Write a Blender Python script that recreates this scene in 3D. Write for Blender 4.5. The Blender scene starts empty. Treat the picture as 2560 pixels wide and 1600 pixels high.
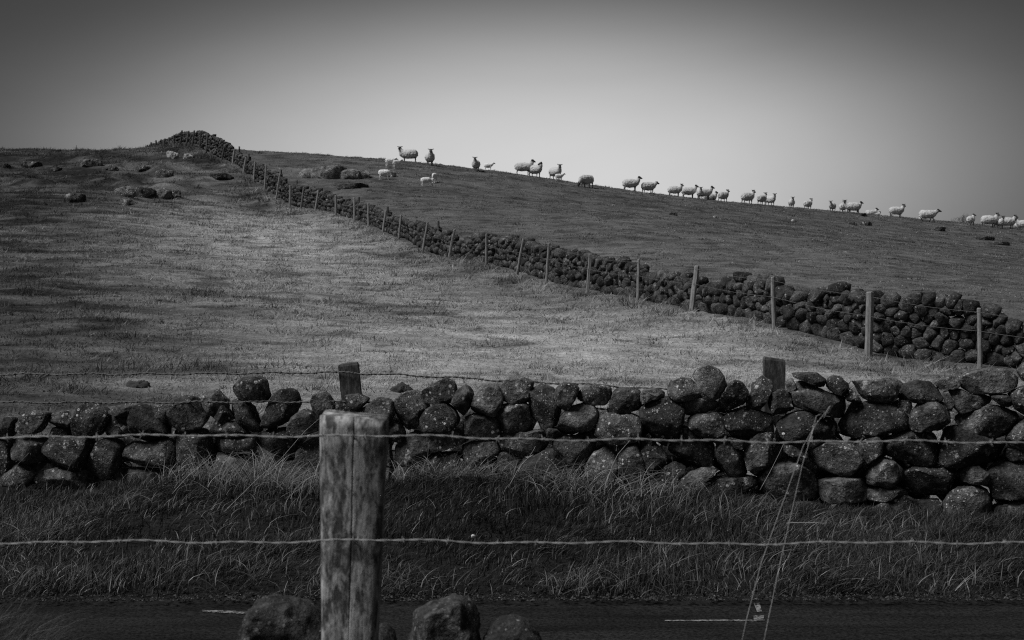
import bpy, bmesh, math, random
import numpy as np
from mathutils import Vector, Matrix
from mathutils.bvhtree import BVHTree

random.seed(7)
rng = np.random.default_rng(7)
S = bpy.context.scene
COL = S.collection
PI = math.pi

# ------------------------------------------------------------------ camera
F = 3555.0                 # focal length in pixels of the 2560 px wide photograph (50 mm on full frame)
CX, HY = 1280.0, 535.0     # vanishing column and eye level row
EYE = 2.6                  # eye height above the road
cam_d = bpy.data.cameras.new('camera')
cam_d.sensor_width = 36.0
cam_d.lens = 36.0 * F / 2560.0
cam_d.shift_y = -(800 - HY) / 2560.0
cam_d.clip_start = 0.1
cam_d.clip_end = 8000
cam_d.dof.use_dof = True
cam_d.dof.focus_distance = 12.5
cam_d.dof.aperture_fstop = 8.0
cam = bpy.data.objects.new('camera', cam_d)
COL.objects.link(cam)
cam.location = (0, 0, EYE)
cam.rotation_euler = (PI / 2, 0, 0)
S.camera = cam

# ------------------------------------------------------------------ sky and sun
SUN_AZ, SUN_EL = math.radians(-110), math.radians(56)      # azimuth from the view axis, to the left
world = bpy.data.worlds.new('World')
S.world = world
world.use_nodes = True
wt = world.node_tree
wt.nodes.clear()


class NT:
    """small helper for building node trees"""
    def __init__(self, tree):
        self.t = tree

    def n(self, typ, **kw):
        nd = self.t.nodes.new(typ)
        for k, v in kw.items():
            setattr(nd, k, v)
        return nd

    def set(self, sock, v):
        if hasattr(v, 'is_output') or isinstance(v, bpy.types.NodeSocket):
            self.t.links.new(v, sock)
        elif v is not None:
            sock.default_value = v

    def math(self, op, a, b=None, c=None, clamp=False):
        nd = self.n('ShaderNodeMath', operation=op, use_clamp=clamp)
        self.set(nd.inputs[0], a)
        if b is not None:
            self.set(nd.inputs[1], b)
        if c is not None:
            self.set(nd.inputs[2], c)
        return nd.outputs[0]

    def noise(self, vec, scale, detail=4, rough=0.55, dist=0.0):
        nd = self.n('ShaderNodeTexNoise')
        self.set(nd.inputs['Vector'], vec)
        nd.inputs['Scale'].default_value = scale
        nd.inputs['Detail'].default_value = detail
        nd.inputs['Roughness'].default_value = rough
        nd.inputs['Distortion'].default_value = dist
        return nd.outputs[0]

    def remap(self, v, a, b, c=0.0, d=1.0):
        nd = self.n('ShaderNodeMapRange')
        nd.clamp = True
        self.set(nd.inputs[0], v)
        for i, x in enumerate((a, b, c, d)):
            nd.inputs[i + 1].default_value = x
        return nd.outputs[0]

    def mix(self, f, a, b):
        nd = self.n('ShaderNodeMix', data_type='FLOAT')
        self.set(nd.inputs[0], f)
        self.set(nd.inputs[2], a)
        self.set(nd.inputs[3], b)
        return nd.outputs[0]

    def grey(self, v):
        nd = self.n('ShaderNodeCombineColor')
        for i in range(3):
            self.set(nd.inputs[i], v)
        return nd.outputs[0]


w = NT(wt)
sky = w.n('ShaderNodeTexSky', sky_type='NISHITA')
sky.sun_disc = False
sky.sun_elevation = SUN_EL
sky.sun_rotation = SUN_AZ
sky.dust_density = 3.0
bw = w.n('ShaderNodeRGBToBW')
wt.links.new(sky.outputs[0], bw.inputs[0])
tc = w.n('ShaderNodeTexCoord')
sep = w.n('ShaderNodeSeparateXYZ')
wt.links.new(tc.outputs['Generated'], sep.inputs[0])
az = w.math('ARCTAN2', sep.outputs[0], sep.outputs[1])
el = w.math('ARCSINE', sep.outputs[2])
# overcast sky, thin and bright low over the hill, thick cloud everywhere else
ax = w.math('DIVIDE', w.math('SUBTRACT', az, 0.016), 0.278)
ey = w.math('DIVIDE', w.math('SUBTRACT', el, 0.024), 0.104)
r2 = w.math('ADD', w.math('MULTIPLY', ax, ax), w.math('MULTIPLY', ey, ey))
glow = w.math('EXPONENT', w.math('MULTIPLY', w.math('POWER', r2, 1.35), -1.0))
cl = w.n('ShaderNodeMapping')
wt.links.new(tc.outputs['Generated'], cl.inputs[0])
cl.inputs['Scale'].default_value = (1, 1, 3.0)
cn = w.noise(cl.outputs[0], 3.0, 5, 0.5, 0.4)
lum = w.math('ADD', w.math('MULTIPLY', glow, 6.0), w.math('MULTIPLY', bw.outputs[0], 0.055))
lum = w.math('ADD', lum, 0.33)
lum = w.math('MULTIPLY', lum, w.remap(cn, 0.3, 0.7, 0.93, 1.07))
bg = w.n('ShaderNodeBackground')
bg.inputs['Strength'].default_value = 0.1
wt.links.new(w.grey(lum), bg.inputs['Color'])
wo = w.n('ShaderNodeOutputWorld')
wt.links.new(bg.outputs[0], wo.inputs[0])

sun_d = bpy.data.lights.new('sun', 'SUN')
sun_d.energy = 3.1
sun_d.angle = math.radians(26)
sun_d.color = (1.0, 1.0, 1.0)
sun = bpy.data.objects.new('sun', sun_d)
COL.objects.link(sun)
sdir = Vector((math.sin(SUN_AZ) * math.cos(SUN_EL), math.cos(SUN_AZ) * math.cos(SUN_EL), math.sin(SUN_EL)))
sun.rotation_euler = sdir.to_track_quat('Z', 'Y').to_euler()
sun.location = sdir * 60

S.view_settings.view_transform = 'Standard'
S.view_settings.look = 'None'
S.view_settings.gamma = 1.0
S.view_settings.use_curve_mapping = False
S.view_settings.exposure = 0.0
S.cycles.use_denoising = False
S.cycles.filter_width = 1.15
S.cycles.max_bounces = 5
S.cycles.diffuse_bounces = 3


# ------------------------------------------------------------------ helpers
def tag(o, label=None, cat=None, group=None, kind=None):
    if label:
        o['label'] = label
    if cat:
        o['category'] = cat
    if group:
        o['group'] = group
    if kind:
        o['kind'] = kind
    return o


def empty(name, loc=(0, 0, 0)):
    o = bpy.data.objects.new(name, None)
    o.empty_display_size = 0.2
    o.location = loc
    COL.objects.link(o)
    return o


def link(name, me, mat=None, parent=None, loc=None):
    o = bpy.data.objects.new(name, me)
    COL.objects.link(o)
    if mat is not None and len(me.materials) == 0:
        me.materials.append(mat)
    if parent is not None:
        o.parent = parent
    if loc is not None:
        o.location = loc
    return o


def mesh_np(name, V, faces, smooth=True, attrs=None):
    """V (n,3); faces: (m,k) array or list of such arrays"""
    me = bpy.data.meshes.new(name)
    if not isinstance(faces, list):
        faces = [faces]
    V = np.asarray(V, dtype=np.float32)
    me.vertices.add(len(V))
    me.vertices.foreach_set('co', V.ravel())
    nl = sum(f.size for f in faces)
    npoly = sum(len(f) for f in faces)
    me.loops.add(nl)
    me.polygons.add(npoly)
    me.loops.foreach_set('vertex_index', np.concatenate([f.ravel() for f in faces]).astype(np.int32))
    tot = np.concatenate([np.full(len(f), f.shape[1], dtype=np.int32) for f in faces])
    start = np.concatenate([[0], np.cumsum(tot)[:-1]]).astype(np.int32)
    me.polygons.foreach_set('loop_start', start)
    me.polygons.foreach_set('loop_total', tot)
    me.polygons.foreach_set('use_smooth', np.full(npoly, smooth, dtype=bool))
    if attrs:
        for k, a in attrs.items():
            at = me.attributes.new(k, 'FLOAT', 'POINT')
            at.data.foreach_set('value', np.asarray(a, dtype=np.float32))
    me.update(calc_edges=True)
    return me


def hash3(i, j, k, seed=0):
    h = (i.astype(np.int64) * 374761393 + j.astype(np.int64) * 668265263 + k.astype(np.int64) * 2147483647 + seed * 1274126177) & 0x7fffffff
    h = ((h ^ (h >> 13)) * 1274126177) & 0x7fffffff
    h = ((h ^ (h >> 16)) * 668265263) & 0x7fffffff
    return ((h ^ (h >> 15)) & 0xffff) / 65535.0


def vnoise(P, seed=0):
    """value noise in [-1, 1] for (n,3) points"""
    P = np.asarray(P, dtype=float)
    I = np.floor(P).astype(np.int64)
    f = P - I
    f = f * f * (3 - 2 * f)
    out = 0
    for dx in (0, 1):
        wx = f[:, 0] if dx else 1 - f[:, 0]
        for dy in (0, 1):
            wy = f[:, 1] if dy else 1 - f[:, 1]
            for dz in (0, 1):
                wz = f[:, 2] if dz else 1 - f[:, 2]
                out = out + wx * wy * wz * hash3(I[:, 0] + dx, I[:, 1] + dy, I[:, 2] + dz, seed)
    return out * 2 - 1


def fbm(P, oct=4, seed=0, gain=0.5):
    P = np.asarray(P, dtype=float)
    a, s, o = 1.0, 0.0, 0
    for k in range(oct):
        o = o + a * vnoise(P * (2 ** k) + 17.3 * k, seed + k)
        s += a
        a *= gain
    return o / s


def n2(X, Y, scale, oct=3, seed=0, gain=0.5):
    X = np.asarray(X, dtype=float)
    Y = np.asarray(Y, dtype=float)
    return fbm(np.stack([X.ravel() * scale, Y.ravel() * scale, np.full(X.size, 0.37)], 1), oct, seed, gain).reshape(X.shape)


def sstep(a, b, x):
    t = np.clip((np.asarray(x, dtype=float) - a) / (b - a), 0, 1)
    return t * t * (3 - 2 * t)


def P3(px, py, d):
    """world point seen at photograph pixel (px, py) at distance d along the view axis"""
    return np.array([(px - CX) / F * d, d, EYE - (py - HY) / F * d])


# ------------------------------------------------------------------ materials (all greys: the photograph is black and white)
def new_mat(name):
    m = bpy.data.materials.new(name)
    m.use_nodes = True
    t = NT(m.node_tree)
    b = m.node_tree.nodes['Principled BSDF']
    return m, t, b


def bump(t, b, h, strength=0.5, dist=0.02):
    nd = t.n('ShaderNodeBump')
    nd.inputs['Strength'].default_value = strength
    nd.inputs['Distance'].default_value = dist
    t.set(nd.inputs['Height'], h)
    t.t.links.new(nd.outputs[0], b.inputs['Normal'])


def stone_mat(name, lo, hi, spec=1.0, lich=0.34, fine=1.0):
    m, t, b = new_mat(name)
    pos = t.n('ShaderNodeNewGeometry')
    P = pos.outputs['Position']
    oi = t.n('ShaderNodeObjectInfo')
    rnd = t.math('FRACT', t.math('ADD', pos.outputs['Random Per Island'], oi.outputs['Random']))
    nA = t.noise(P, 9 * fine, 6, 0.65, 0.3)
    nB = t.noise(P, 38 * fine, 4, 0.7)
    base = t.mix(rnd, lo, hi)
    base = t.math('MULTIPLY', base, t.remap(nA, 0.36, 0.66, 0.3, 1.9))
    base = t.math('MULTIPLY', base, t.remap(nB, 0.32, 0.68, 0.5, 1.6))
    # crusty lichen: flecks gathered in patches, and a few larger rosettes
    rB = t.math('FRACT', t.math('MULTIPLY', rnd, 7.31))
    vo = t.n('ShaderNodeTexVoronoi', feature='F1')
    vo.inputs['Scale'].default_value = 24 * fine
    t.set(vo.inputs['Vector'], P)
    sel = t.n('ShaderNodeSeparateColor')
    t.set(sel.inputs[0], vo.outputs['Color'])
    size = t.remap(sel.outputs[0], 0.35, 1.0, 0.0, 0.36)
    fleck = t.remap(t.math('SUBTRACT', t.math('ADD', vo.outputs['Distance'], t.math('MULTIPLY', t.math('SUBTRACT', nB, 0.5), 0.5)), size), -0.03, 0.03, 1.0, 0.0)
    where = t.remap(t.math('ADD', t.noise(P, 5.0 * fine, 3, 0.5), t.math('MULTIPLY', rB, 0.26)), 0.54, 0.64)
    f1 = t.math('MULTIPLY', t.math('MULTIPLY', fleck, where), t.remap(sel.outputs[1], 0.0, 1.0, 0.25, 1.0))
    v2 = t.n('ShaderNodeTexVoronoi', feature='F1')
    v2.inputs['Scale'].default_value = 58 * fine
    t.set(v2.inputs['Vector'], P)
    s2 = t.n('ShaderNodeSeparateColor')
    t.set(s2.inputs[0], v2.outputs['Color'])
    fl2 = t.remap(t.math('SUBTRACT', v2.outputs['Distance'], t.remap(s2.outputs[0], 0.45, 1.0, 0.0, 0.42)), -0.04, 0.04, 1.0, 0.0)
    wh2 = t.remap(t.math('ADD', t.noise(P, 4.0 * fine, 2, 0.5), t.math('MULTIPLY', rB, 0.3)), 0.48, 0.70)
    f1 = t.math('MAXIMUM', f1, t.math('MULTIPLY', t.math('MULTIPLY', fl2, wh2), t.remap(s2.outputs[1], 0.0, 1.0, 0.15, 0.75)))
    ros = t.remap(t.math('ADD', t.noise(P, 7.0 * fine, 4, 0.6), t.math('MULTIPLY', nB, 0.25)), 0.77, 0.82)
    f2 = t.math('MULTIPLY', ros, 0.5)
    f = t.math('MULTIPLY', t.math('MAXIMUM', f1, f2), spec, clamp=True)
    col = t.mix(f, base, lich)
    t.set(b.inputs['Base Color'], t.grey(col))
    b.inputs['Roughness'].default_value = 0.85
    b.inputs['Specular IOR Level'].default_value = 0.3
    hgt = t.math('ADD', t.math('MULTIPLY', nA, 1.2), t.math('MULTIPLY', nB, 0.7))
    bump(t, b, hgt, 1.0, 0.035 / fine)
    return m


M = {}
M['stone'] = stone_mat('basalt_stone', 0.035, 0.115, 1.0, 0.7)
M['far_stone'] = stone_mat('basalt_stone_mossy', 0.022, 0.085, 0.9, 0.4, 0.6)
M['crag'] = stone_mat('crag_rock', 0.12, 0.22, 0.8, 0.5, 0.3)
M['pale_rock'] = stone_mat('pale_blotched_rock', 0.07, 0.16, 1.0, 0.75, 0.45)
M['pale_slab'] = stone_mat('pale_slab_rock', 0.26, 0.36, 0.5, 0.5, 0.5)
M['near_stone'] = stone_mat('basalt_stone_lichened', 0.014, 0.05, 1.0, 0.26, 2.0)
M['rock'] = stone_mat('field_rock', 0.03, 0.07, 1.0, 0.5, 0.22)


def wood_mat(name, lo, hi, scale=1.0, mott=1.0):
    m, t, b = new_mat(name)
    tcn = t.n('ShaderNodeTexCoord')
    mp = t.n('ShaderNodeMapping')
    t.set(mp.inputs[0], tcn.outputs['Object'])
    mp.inputs['Scale'].default_value = (9 * scale, 9 * scale, 1.1 * scale)
    gr = t.noise(mp.outputs[0], 4.0, 6, 0.65, 0.6)
    mp2 = t.n('ShaderNodeMapping')
    t.set(mp2.inputs[0], tcn.outputs['Object'])
    mp2.inputs['Scale'].default_value = (14 * scale, 14 * scale, 5 * scale)
    bl = t.noise(mp2.outputs[0], 2.6, 6, 0.75, 0.3)
    mp3 = t.n('ShaderNodeMapping')
    t.set(mp3.inputs[0], tcn.outputs['Object'])
    mp3.inputs['Scale'].default_value = (60 * scale, 60 * scale, 34 * scale)
    sp = t.noise(mp3.outputs[0], 1.0, 3, 0.7)
    v = t.math('MULTIPLY', t.remap(gr, 0.30, 0.70, 0.25, 1.0), t.remap(bl, 0.44, 0.57, 1.0 - 0.9 * mott, 1.0))
    v = t.math('ADD', v, t.math('MULTIPLY', t.remap(sp, 0.52, 0.7), 0.25 * mott))
    col = t.math('ADD', t.math('MULTIPLY', v, hi - lo), lo)
    t.set(b.inputs['Base Color'], t.grey(col))
    b.inputs['Roughness'].default_value = 0.85
    b.inputs['Specular IOR Level'].default_value = 0.25
    bump(t, b, t.math('ADD', gr, t.math('MULTIPLY', bl, 0.7)), 0.7, 0.008)
    return m


M['post_wood'] = wood_mat('weathered_post_wood', 0.035, 0.62)
M['far_wood'] = wood_mat('silvered_post_wood', 0.10, 0.38, 0.8, 0.4)
M['dark_wood'] = wood_mat('dark_and_backlit_wood', 0.03, 0.17, 1.0, 0.8)


def flat_mat(name, v, rough=0.7, var=0.25, scale=20, metallic=0.0):
    m, t, b = new_mat(name)
    g = t.n('ShaderNodeNewGeometry')
    nn = t.noise(g.outputs['Position'], scale, 4, 0.6)
    t.set(b.inputs['Base Color'], t.grey(t.math('MULTIPLY', t.remap(nn, 0.25, 0.75, 1 - var, 1 + var), v)))
    b.inputs['Roughness'].default_value = rough
    b.inputs['Metallic'].default_value = metallic
    return m


M['wire'] = flat_mat('galvanised_wire', 0.30, 0.5, 0.3, 30)
M['old_wire'] = flat_mat('rusted_wire', 0.10, 0.7, 0.3, 30)
M['wool'] = flat_mat('sheep_wool', 0.56, 0.95, 0.14, 9)
M['lamb_wool'] = flat_mat('lamb_wool', 0.85, 0.95, 0.10, 12)
M['dark_face'] = flat_mat('dark_sheep_face', 0.035, 0.8, 0.3, 20)
M['leg'] = flat_mat('sheep_leg', 0.14, 0.85, 0.4, 12)
M['twig'] = flat_mat('bare_twigs', 0.08, 0.9, 0.3, 10)
M['straw'] = flat_mat('dry_straw', 0.42, 0.6, 0.3, 40)
M['dark_stem'] = flat_mat('brown_stem', 0.12, 0.7, 0.4, 40)
M['pebble'] = flat_mat('pale_pebble', 0.6, 0.7, 0.1, 60)
M['soil'] = flat_mat('molehill_soil', 0.035, 0.95, 0.5, 25)


def blade_mat(name, lo, hi, rough=0.5, trans=0.3, spec=0.4):
    m, t, b = new_mat(name)
    at = t.n('ShaderNodeAttribute', attribute_name='tint')
    c = t.mix(at.outputs['Fac'], lo, hi)
    t.set(b.inputs['Base Color'], t.grey(c))
    b.inputs['Roughness'].default_value = rough
    b.inputs['Specular IOR Level'].default_value = spec
    tr = t.n('ShaderNodeBsdfTranslucent')
    t.set(tr.inputs[0], t.grey(c))
    mx = t.n('ShaderNodeMixShader')
    mx.inputs[0].default_value = trans
    out = m.node_tree.nodes['Material Output']
    m.node_tree.links.new(b.outputs[0], mx.inputs[1])
    m.node_tree.links.new(tr.outputs[0], mx.inputs[2])
    m.node_tree.links.new(mx.outputs[0], out.inputs[0])
    return m


M['verge_blade'] = blade_mat('verge_grass_blade', 0.014, 0.50, 0.5, 0.3, 0.25)
M['field_blade'] = blade_mat('field_grass_blade', 0.03, 0.46, 0.6, 0.35, 0.2)

# ground: cover tone comes with the mesh (pale bleached pasture, greener pasture, painted left vignette and hollow shade, dark soil under the verge)
m, t, b = new_mat('pasture_ground')
g = t.n('ShaderNodeNewGeometry')
P = g.outputs['Position']
at = t.n('ShaderNodeAttribute', attribute_name='cover')
nf = t.noise(P, 14, 6, 0.75)
mpg = t.n('ShaderNodeMapping')
t.set(mpg.inputs[0], P)
mpg.inputs['Scale'].default_value = (0.7, 1.5, 1.5)
nm = t.noise(mpg.outputs[0], 1.6, 5, 0.65, 0.3)
v = t.math('MULTIPLY', at.outputs['Fac'], t.remap(nf, 0.28, 0.72, 0.35, 1.65))
v = t.math('MULTIPLY', v, t.remap(nm, 0.3, 0.7, 0.6, 1.4))
t.set(b.inputs['Base Color'], t.grey(v))
b.inputs['Roughness'].default_value = 0.95
b.inputs['Specular IOR Level'].default_value = 0.1
bump(t, b, t.math('ADD', nf, t.math('MULTIPLY', nm, 2.0)), 0.8, 0.05)
M['ground'] = m

m, t, b = new_mat('worn_asphalt')
g = t.n('ShaderNodeNewGeometry')
P = g.outputs['Position']
mpg = t.n('ShaderNodeMapping')
t.set(mpg.inputs[0], P)
mpg.inputs['Scale'].default_value = (0.35, 2.2, 1)
tr_ = t.noise(mpg.outputs[0], 2.0, 4, 0.55, 0.2)
gr_ = t.noise(P, 160, 3, 0.8)
v = t.math('MULTIPLY', t.remap(tr_, 0.3, 0.7, 0.008, 0.022), t.remap(t.noise(P, 45, 3, 0.8), 0.35, 0.65, 0.3, 2.0))
t.set(b.inputs['Base Color'], t.grey(v))
b.inputs['Roughness'].default_value = 0.9
b.inputs['Specular IOR Level'].default_value = 0.06
bump(t, b, gr_, 0.6, 0.006)
M['asphalt'] = m

m, t, b = new_mat('worn_road_paint')
g = t.n('ShaderNodeNewGeometry')
n1_ = t.noise(g.outputs['Position'], 55, 4, 0.75)
n3_ = t.noise(g.outputs['Position'], 9, 3, 0.6)
f = t.remap(t.math('ADD', t.math('MULTIPLY', n1_, 0.6), t.math('MULTIPLY', n3_, 0.4)), 0.46, 0.56)
t.set(b.inputs['Base Color'], t.grey(t.mix(f, 0.02, 0.24)))
b.inputs['Roughness'].default_value = 0.8
M['paint'] = m

# ------------------------------------------------------------------ terrain
# line of the field fence, up the hill (photo column, row of the post foot, distance)
FENCE = [(2720, 940, 26.6), (2450, 924, 27.5), (2170, 895, 28.5), (1934, 834, 30.4), (1727, 798, 33.4),
         (1594, 762, 36.5), (1468, 742, 39.3), (1366, 722, 41.6), (1292, 698, 44.2), (1216, 670, 47.8),
         (1121, 659, 51.2), (1056, 642, 54.2), (997, 607, 58.6), (956, 592, 61.8), (921, 573, 65.0),
         (886, 560, 67.6), (840, 544, 71.0), (788, 533, 74.8), (752, 530, 76.8), (725, 527, 78.2), (690, 504, 80.4),
         (661, 483, 82.6), (634, 459, 85.2), (608, 439, 88.0), (581, 417, 91.0), (555, 406, 93.0),
         (515, 386, 95.6), (498, 378, 97.0), (480, 373, 98.2), (466, 370, 99.4), (451, 369, 100.6), (434, 370, 102.2),
         (421, 371, 104.0), (407, 371, 106.0), (390, 370, 108.5), (378, 371, 111.0), (368, 374, 113.5), (358, 377, 116.0)]
CREST = [(-900, 372, 108), (-400, 374, 108), (0, 375, 108), (150, 376, 107), (260, 377, 105), (340, 375, 103), (400, 371, 102.5),
         (620, 376, 101), (700, 381, 99), (800, 390, 97.5), (900, 398, 97), (1000, 405, 97), (1080, 412, 98), (1200, 424, 100),
         (1300, 436, 102), (1400, 452, 103), (1500, 466, 104), (1600, 481, 105), (1700, 492, 106), (1800, 504, 107),
         (1900, 512, 108), (2000, 520, 109.5), (2100, 530, 111), (2200, 540, 113), (2300, 549, 115), (2400, 561, 117),
         (2500, 571, 119), (2600, 580, 121), (2900, 602, 125), (3500, 630, 130)]
MID = [(0, 1000, 20), (0, 850, 27), (0, 750, 34), (0, 650, 45), (0, 560, 60), (0, 500, 72), (0, 430, 88),
       (-600, 1000, 20), (-600, 750, 34), (-600, 650, 45), (-600, 560, 60), (-600, 500, 72), (-600, 430, 88),
       (300, 1000, 20), (300, 760, 34), (300, 655, 45), (300, 565, 60), (300, 505, 72), (300, 435, 88),
       (600, 990, 20), (600, 780, 33), (600, 675, 45), (600, 590, 60),
       (900, 960, 22), (900, 800, 32), (900, 700, 44), (1250, 960, 22), (1250, 810, 33), (1600, 960, 23),
       (700, 450, 88), (800, 440, 88), (900, 470, 80), (1000, 480, 81), (1000, 445, 88), (1280, 520, 75), (1280, 476, 88),
       (1600, 590, 62), (1600, 535, 82), (1900, 612, 60), (1900, 560, 82), (2200, 660, 55), (2200, 590, 84),
       (2500, 690, 55), (2500, 620, 85), (2900, 720, 55), (2900, 645, 88), (3500, 760, 55), (3500, 670, 90)]
ctrl = []
for px, py, d in [q for q in FENCE[1:] if q[0] > 430] + CREST + MID:
    ctrl.append(P3(px, py, d))
for px, py, d in CREST:                                   # the hill rolls over behind its skyline
    s = (HY - py) / F
    for k, drop in ((14, 0.0065), (40, 0.020), (90, 0.05)):
        ctrl.append(np.array([(px - CX) / F * (d + k), d + k, EYE + (s - drop) * (d + k)]))
for X in (-30, -18, -9, 0, 9, 18, 30):
    for Y in (11.5, 15.0):
        ctrl.append(np.array([X, Y, EYE - 2.72]))
ctrl = np.array(ctrl)
sc_ = 50.0
A = ctrl[:, :2] / sc_
dd = np.linalg.norm(A[:, None] - A[None], axis=2)
K = np.where(dd > 0, dd ** 2 * np.log(np.maximum(dd, 1e-9)), 0) + np.eye(len(A)) * 2e-4
Pm = np.hstack([np.ones((len(A), 1)), A])
L = np.zeros((len(A) + 3, len(A) + 3))
L[:len(A), :len(A)] = K
L[:len(A), len(A):] = Pm
L[len(A):, :len(A)] = Pm.T
sol = np.linalg.solve(L, np.concatenate([ctrl[:, 2], [0, 0, 0]]))


def tps(X, Y):
    X = np.asarray(X, dtype=float)
    Y = np.asarray(Y, dtype=float)
    Q = np.stack([X.ravel(), Y.ravel()], 1) / sc_
    out = np.empty(len(Q))
    for i in range(0, len(Q), 20000):
        q = Q[i:i + 20000]
        r = np.linalg.norm(q[:, None] - A[None], axis=2)
        U = np.where(r > 0, r ** 2 * np.log(np.maximum(r, 1e-9)), 0)
        out[i:i + 20000] = U @ sol[:len(A)] + sol[len(A)] + q @ sol[len(A) + 1:]
    return out.reshape(X.shape)


fence_xy = np.array([P3(*p)[:2] for p in FENCE])


def side_of_fence(X, Y):
    """signed distance to the fence line, positive on the right (sheep) side"""
    X = np.asarray(X, dtype=float).ravel()
    Y = np.asarray(Y, dtype=float).ravel()
    best = np.full(X.size, 1e9)
    sgn = np.zeros(X.size)
    pts = np.vstack([fence_xy[0] + (fence_xy[0] - fence_xy[1]) * 20, fence_xy, fence_xy[-1] + (fence_xy[-1] - fence_xy[-2]) * 20])
    for a, c in zip(pts[:-1], pts[1:]):
        e = c - a
        ll = (e ** 2).sum()
        tt = np.clip(((X - a[0]) * e[0] + (Y - a[1]) * e[1]) / ll, 0, 1)
        dx, dy = X - a[0] - tt * e[0], Y - a[1] - tt * e[1]
        dist = np.hypot(dx, dy)
        cr = e[0] * (Y - a[1]) - e[1] * (X - a[0])
        m_ = dist < best
        best[m_] = dist[m_]
        sgn[m_] = np.where(cr[m_] < 0, 1, -1)
    return best * sgn


def wall_y(X):
    """front of the roadside wall"""
    return 12.35 - 0.165 * (np.asarray(X, dtype=float) - 0.0)


def lane_edge(X):
    return 9.6 + 0.004 * np.asarray(X, dtype=float)


def zf(X, Y, rough=True):
    X = np.asarray(X, dtype=float)
    Y = np.asarray(Y, dtype=float)
    sh = X.shape
    X = X.ravel()
    Y = Y.ravel()
    Xc = np.clip(X, -75, 75)
    Yc = np.clip(Y, 11, 195)
    z = tps(Xc, Yc)
    z = z - np.maximum(Y - 195, 0) * 0.035 - np.maximum(np.abs(X) - 75, 0) * 0.015
    if rough:
        lw = -side_of_fence(X, Y)                # > 0 in the left field
        hum = sstep(70, 84, Y) * sstep(0.5, 5, lw)
        crag = np.exp(-(((X + 12) / 6.5) ** 2 + ((Y - 86) / 6) ** 2)) * (lw < 0)
        amp = 0.06 + 0.24 * hum * (1 - 0.6 * sstep(94, 101, Y)) + 0.30 * crag
        z = z + amp * n2(X, Y * 1.1, 0.42, 4, 11, 0.6) + 0.085 * n2(X * 0.8, Y, 1.1, 4, 12, 0.6)
        ter = n2(X, Y, 0.12, 2, 19)
        z = z + 0.05 * ter * sstep(16, 26, Y) * (1 - sstep(85, 100, Y))
        hk = np.maximum(0, n2(X, Y, 0.55, 2, 14)) ** 1.0
        z = z + (0.60 * hum * (1 - sstep(90, 100, Y)) + 0.12 * (lw > 0)) * hk
        # shallow bank along the foot of the field wall
        z = z + 0.12 * np.exp(-(lw / 1.2) ** 2) * sstep(24, 34, Y)
    wy = wall_y(X)
    e = lane_edge(X)
    verge = -0.04 + sstep(0.0, 0.35, Y - e - 0.02) * 0.06 + sstep(0.2, 2.2, Y - e) * (0.20 - 0.12 * sstep(0.8, 3.2, X) - 0.14 * sstep(2.9, 4.0, -X))
    verge = verge + 0.045 * n2(X, Y, 2.3, 3, 5) * sstep(0.25, 0.8, Y - e)
    k = sstep(-0.1, 1.3, Y - wy)
    z = np.where(Y > wy - 0.1, verge * (1 - k) + z * k, verge)
    # bank the photographer stands on
    bank = EYE - 1.65 + 0.02 * n2(X, Y, 3, 3, 6)
    kb = sstep(4.55, 4.75, Y)
    z = np.where(Y < 4.8, bank * (1 - kb) + (-0.04) * kb, z)
    return z.reshape(sh)


def cover(X, Y):
    """albedo of the ground cover"""
    sh = np.shape(X)
    X = np.asarray(X, dtype=float).ravel()
    Y = np.asarray(Y, dtype=float).ravel()
    s = side_of_fence(X, Y)
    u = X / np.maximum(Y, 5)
    n = n2(X, Y, 0.10, 4, 31)
    n_f = n2(X, Y, 0.5, 3, 32)
    streak = n2(X * 0.5, Y * 0.9, 1.0, 4, 33, 0.65)
    hollow_shade = sstep(0.12, 0.36, n2(X * 0.55, Y * 0.8, 1.5, 3, 34))  # dark streaks: shade of small hollows painted into the ground colour
    pale = 0.205 + 0.035 * n + 0.15 * streak + 0.04 * n_f
    pale = pale + 0.17 * np.exp(-(((X - 1.5) / 6.5) ** 2 + ((Y - 27) / 8) ** 2))
    pale = pale + 0.15 * np.exp(-(((X + 10) / 8) ** 2 + ((Y - 60) / 15) ** 2))
    pale = pale - 0.16 * sstep(0.13, 0.34, -u)            # vignette painted into the grass colour, darker towards the left of view
    pale = pale - 0.01 * sstep(72, 86, Y)
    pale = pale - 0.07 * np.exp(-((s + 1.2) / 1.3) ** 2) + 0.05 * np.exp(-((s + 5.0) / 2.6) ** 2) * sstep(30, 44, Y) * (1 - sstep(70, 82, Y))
    pale = pale * (1 - 0.5 * hollow_shade)
    right = 0.10 + 0.015 * n + 0.06 * streak + 0.02 * n_f + 0.04 * np.exp(-((X - 6) / 14) ** 2 - ((Y - 50) / 22) ** 2)
    right = right * (1 - 0.4 * hollow_shade)
    c = np.where(s > 0, right, pale)
    wy = wall_y(X)
    c = np.where(Y < wy, 0.02, c)
    return np.clip(c, 0.02, 0.5).reshape(sh)


def graded(vals):
    out = []
    for a, b_, st in vals:
        out.append(np.arange(a, b_, st))
    return np.concatenate(out)


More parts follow.
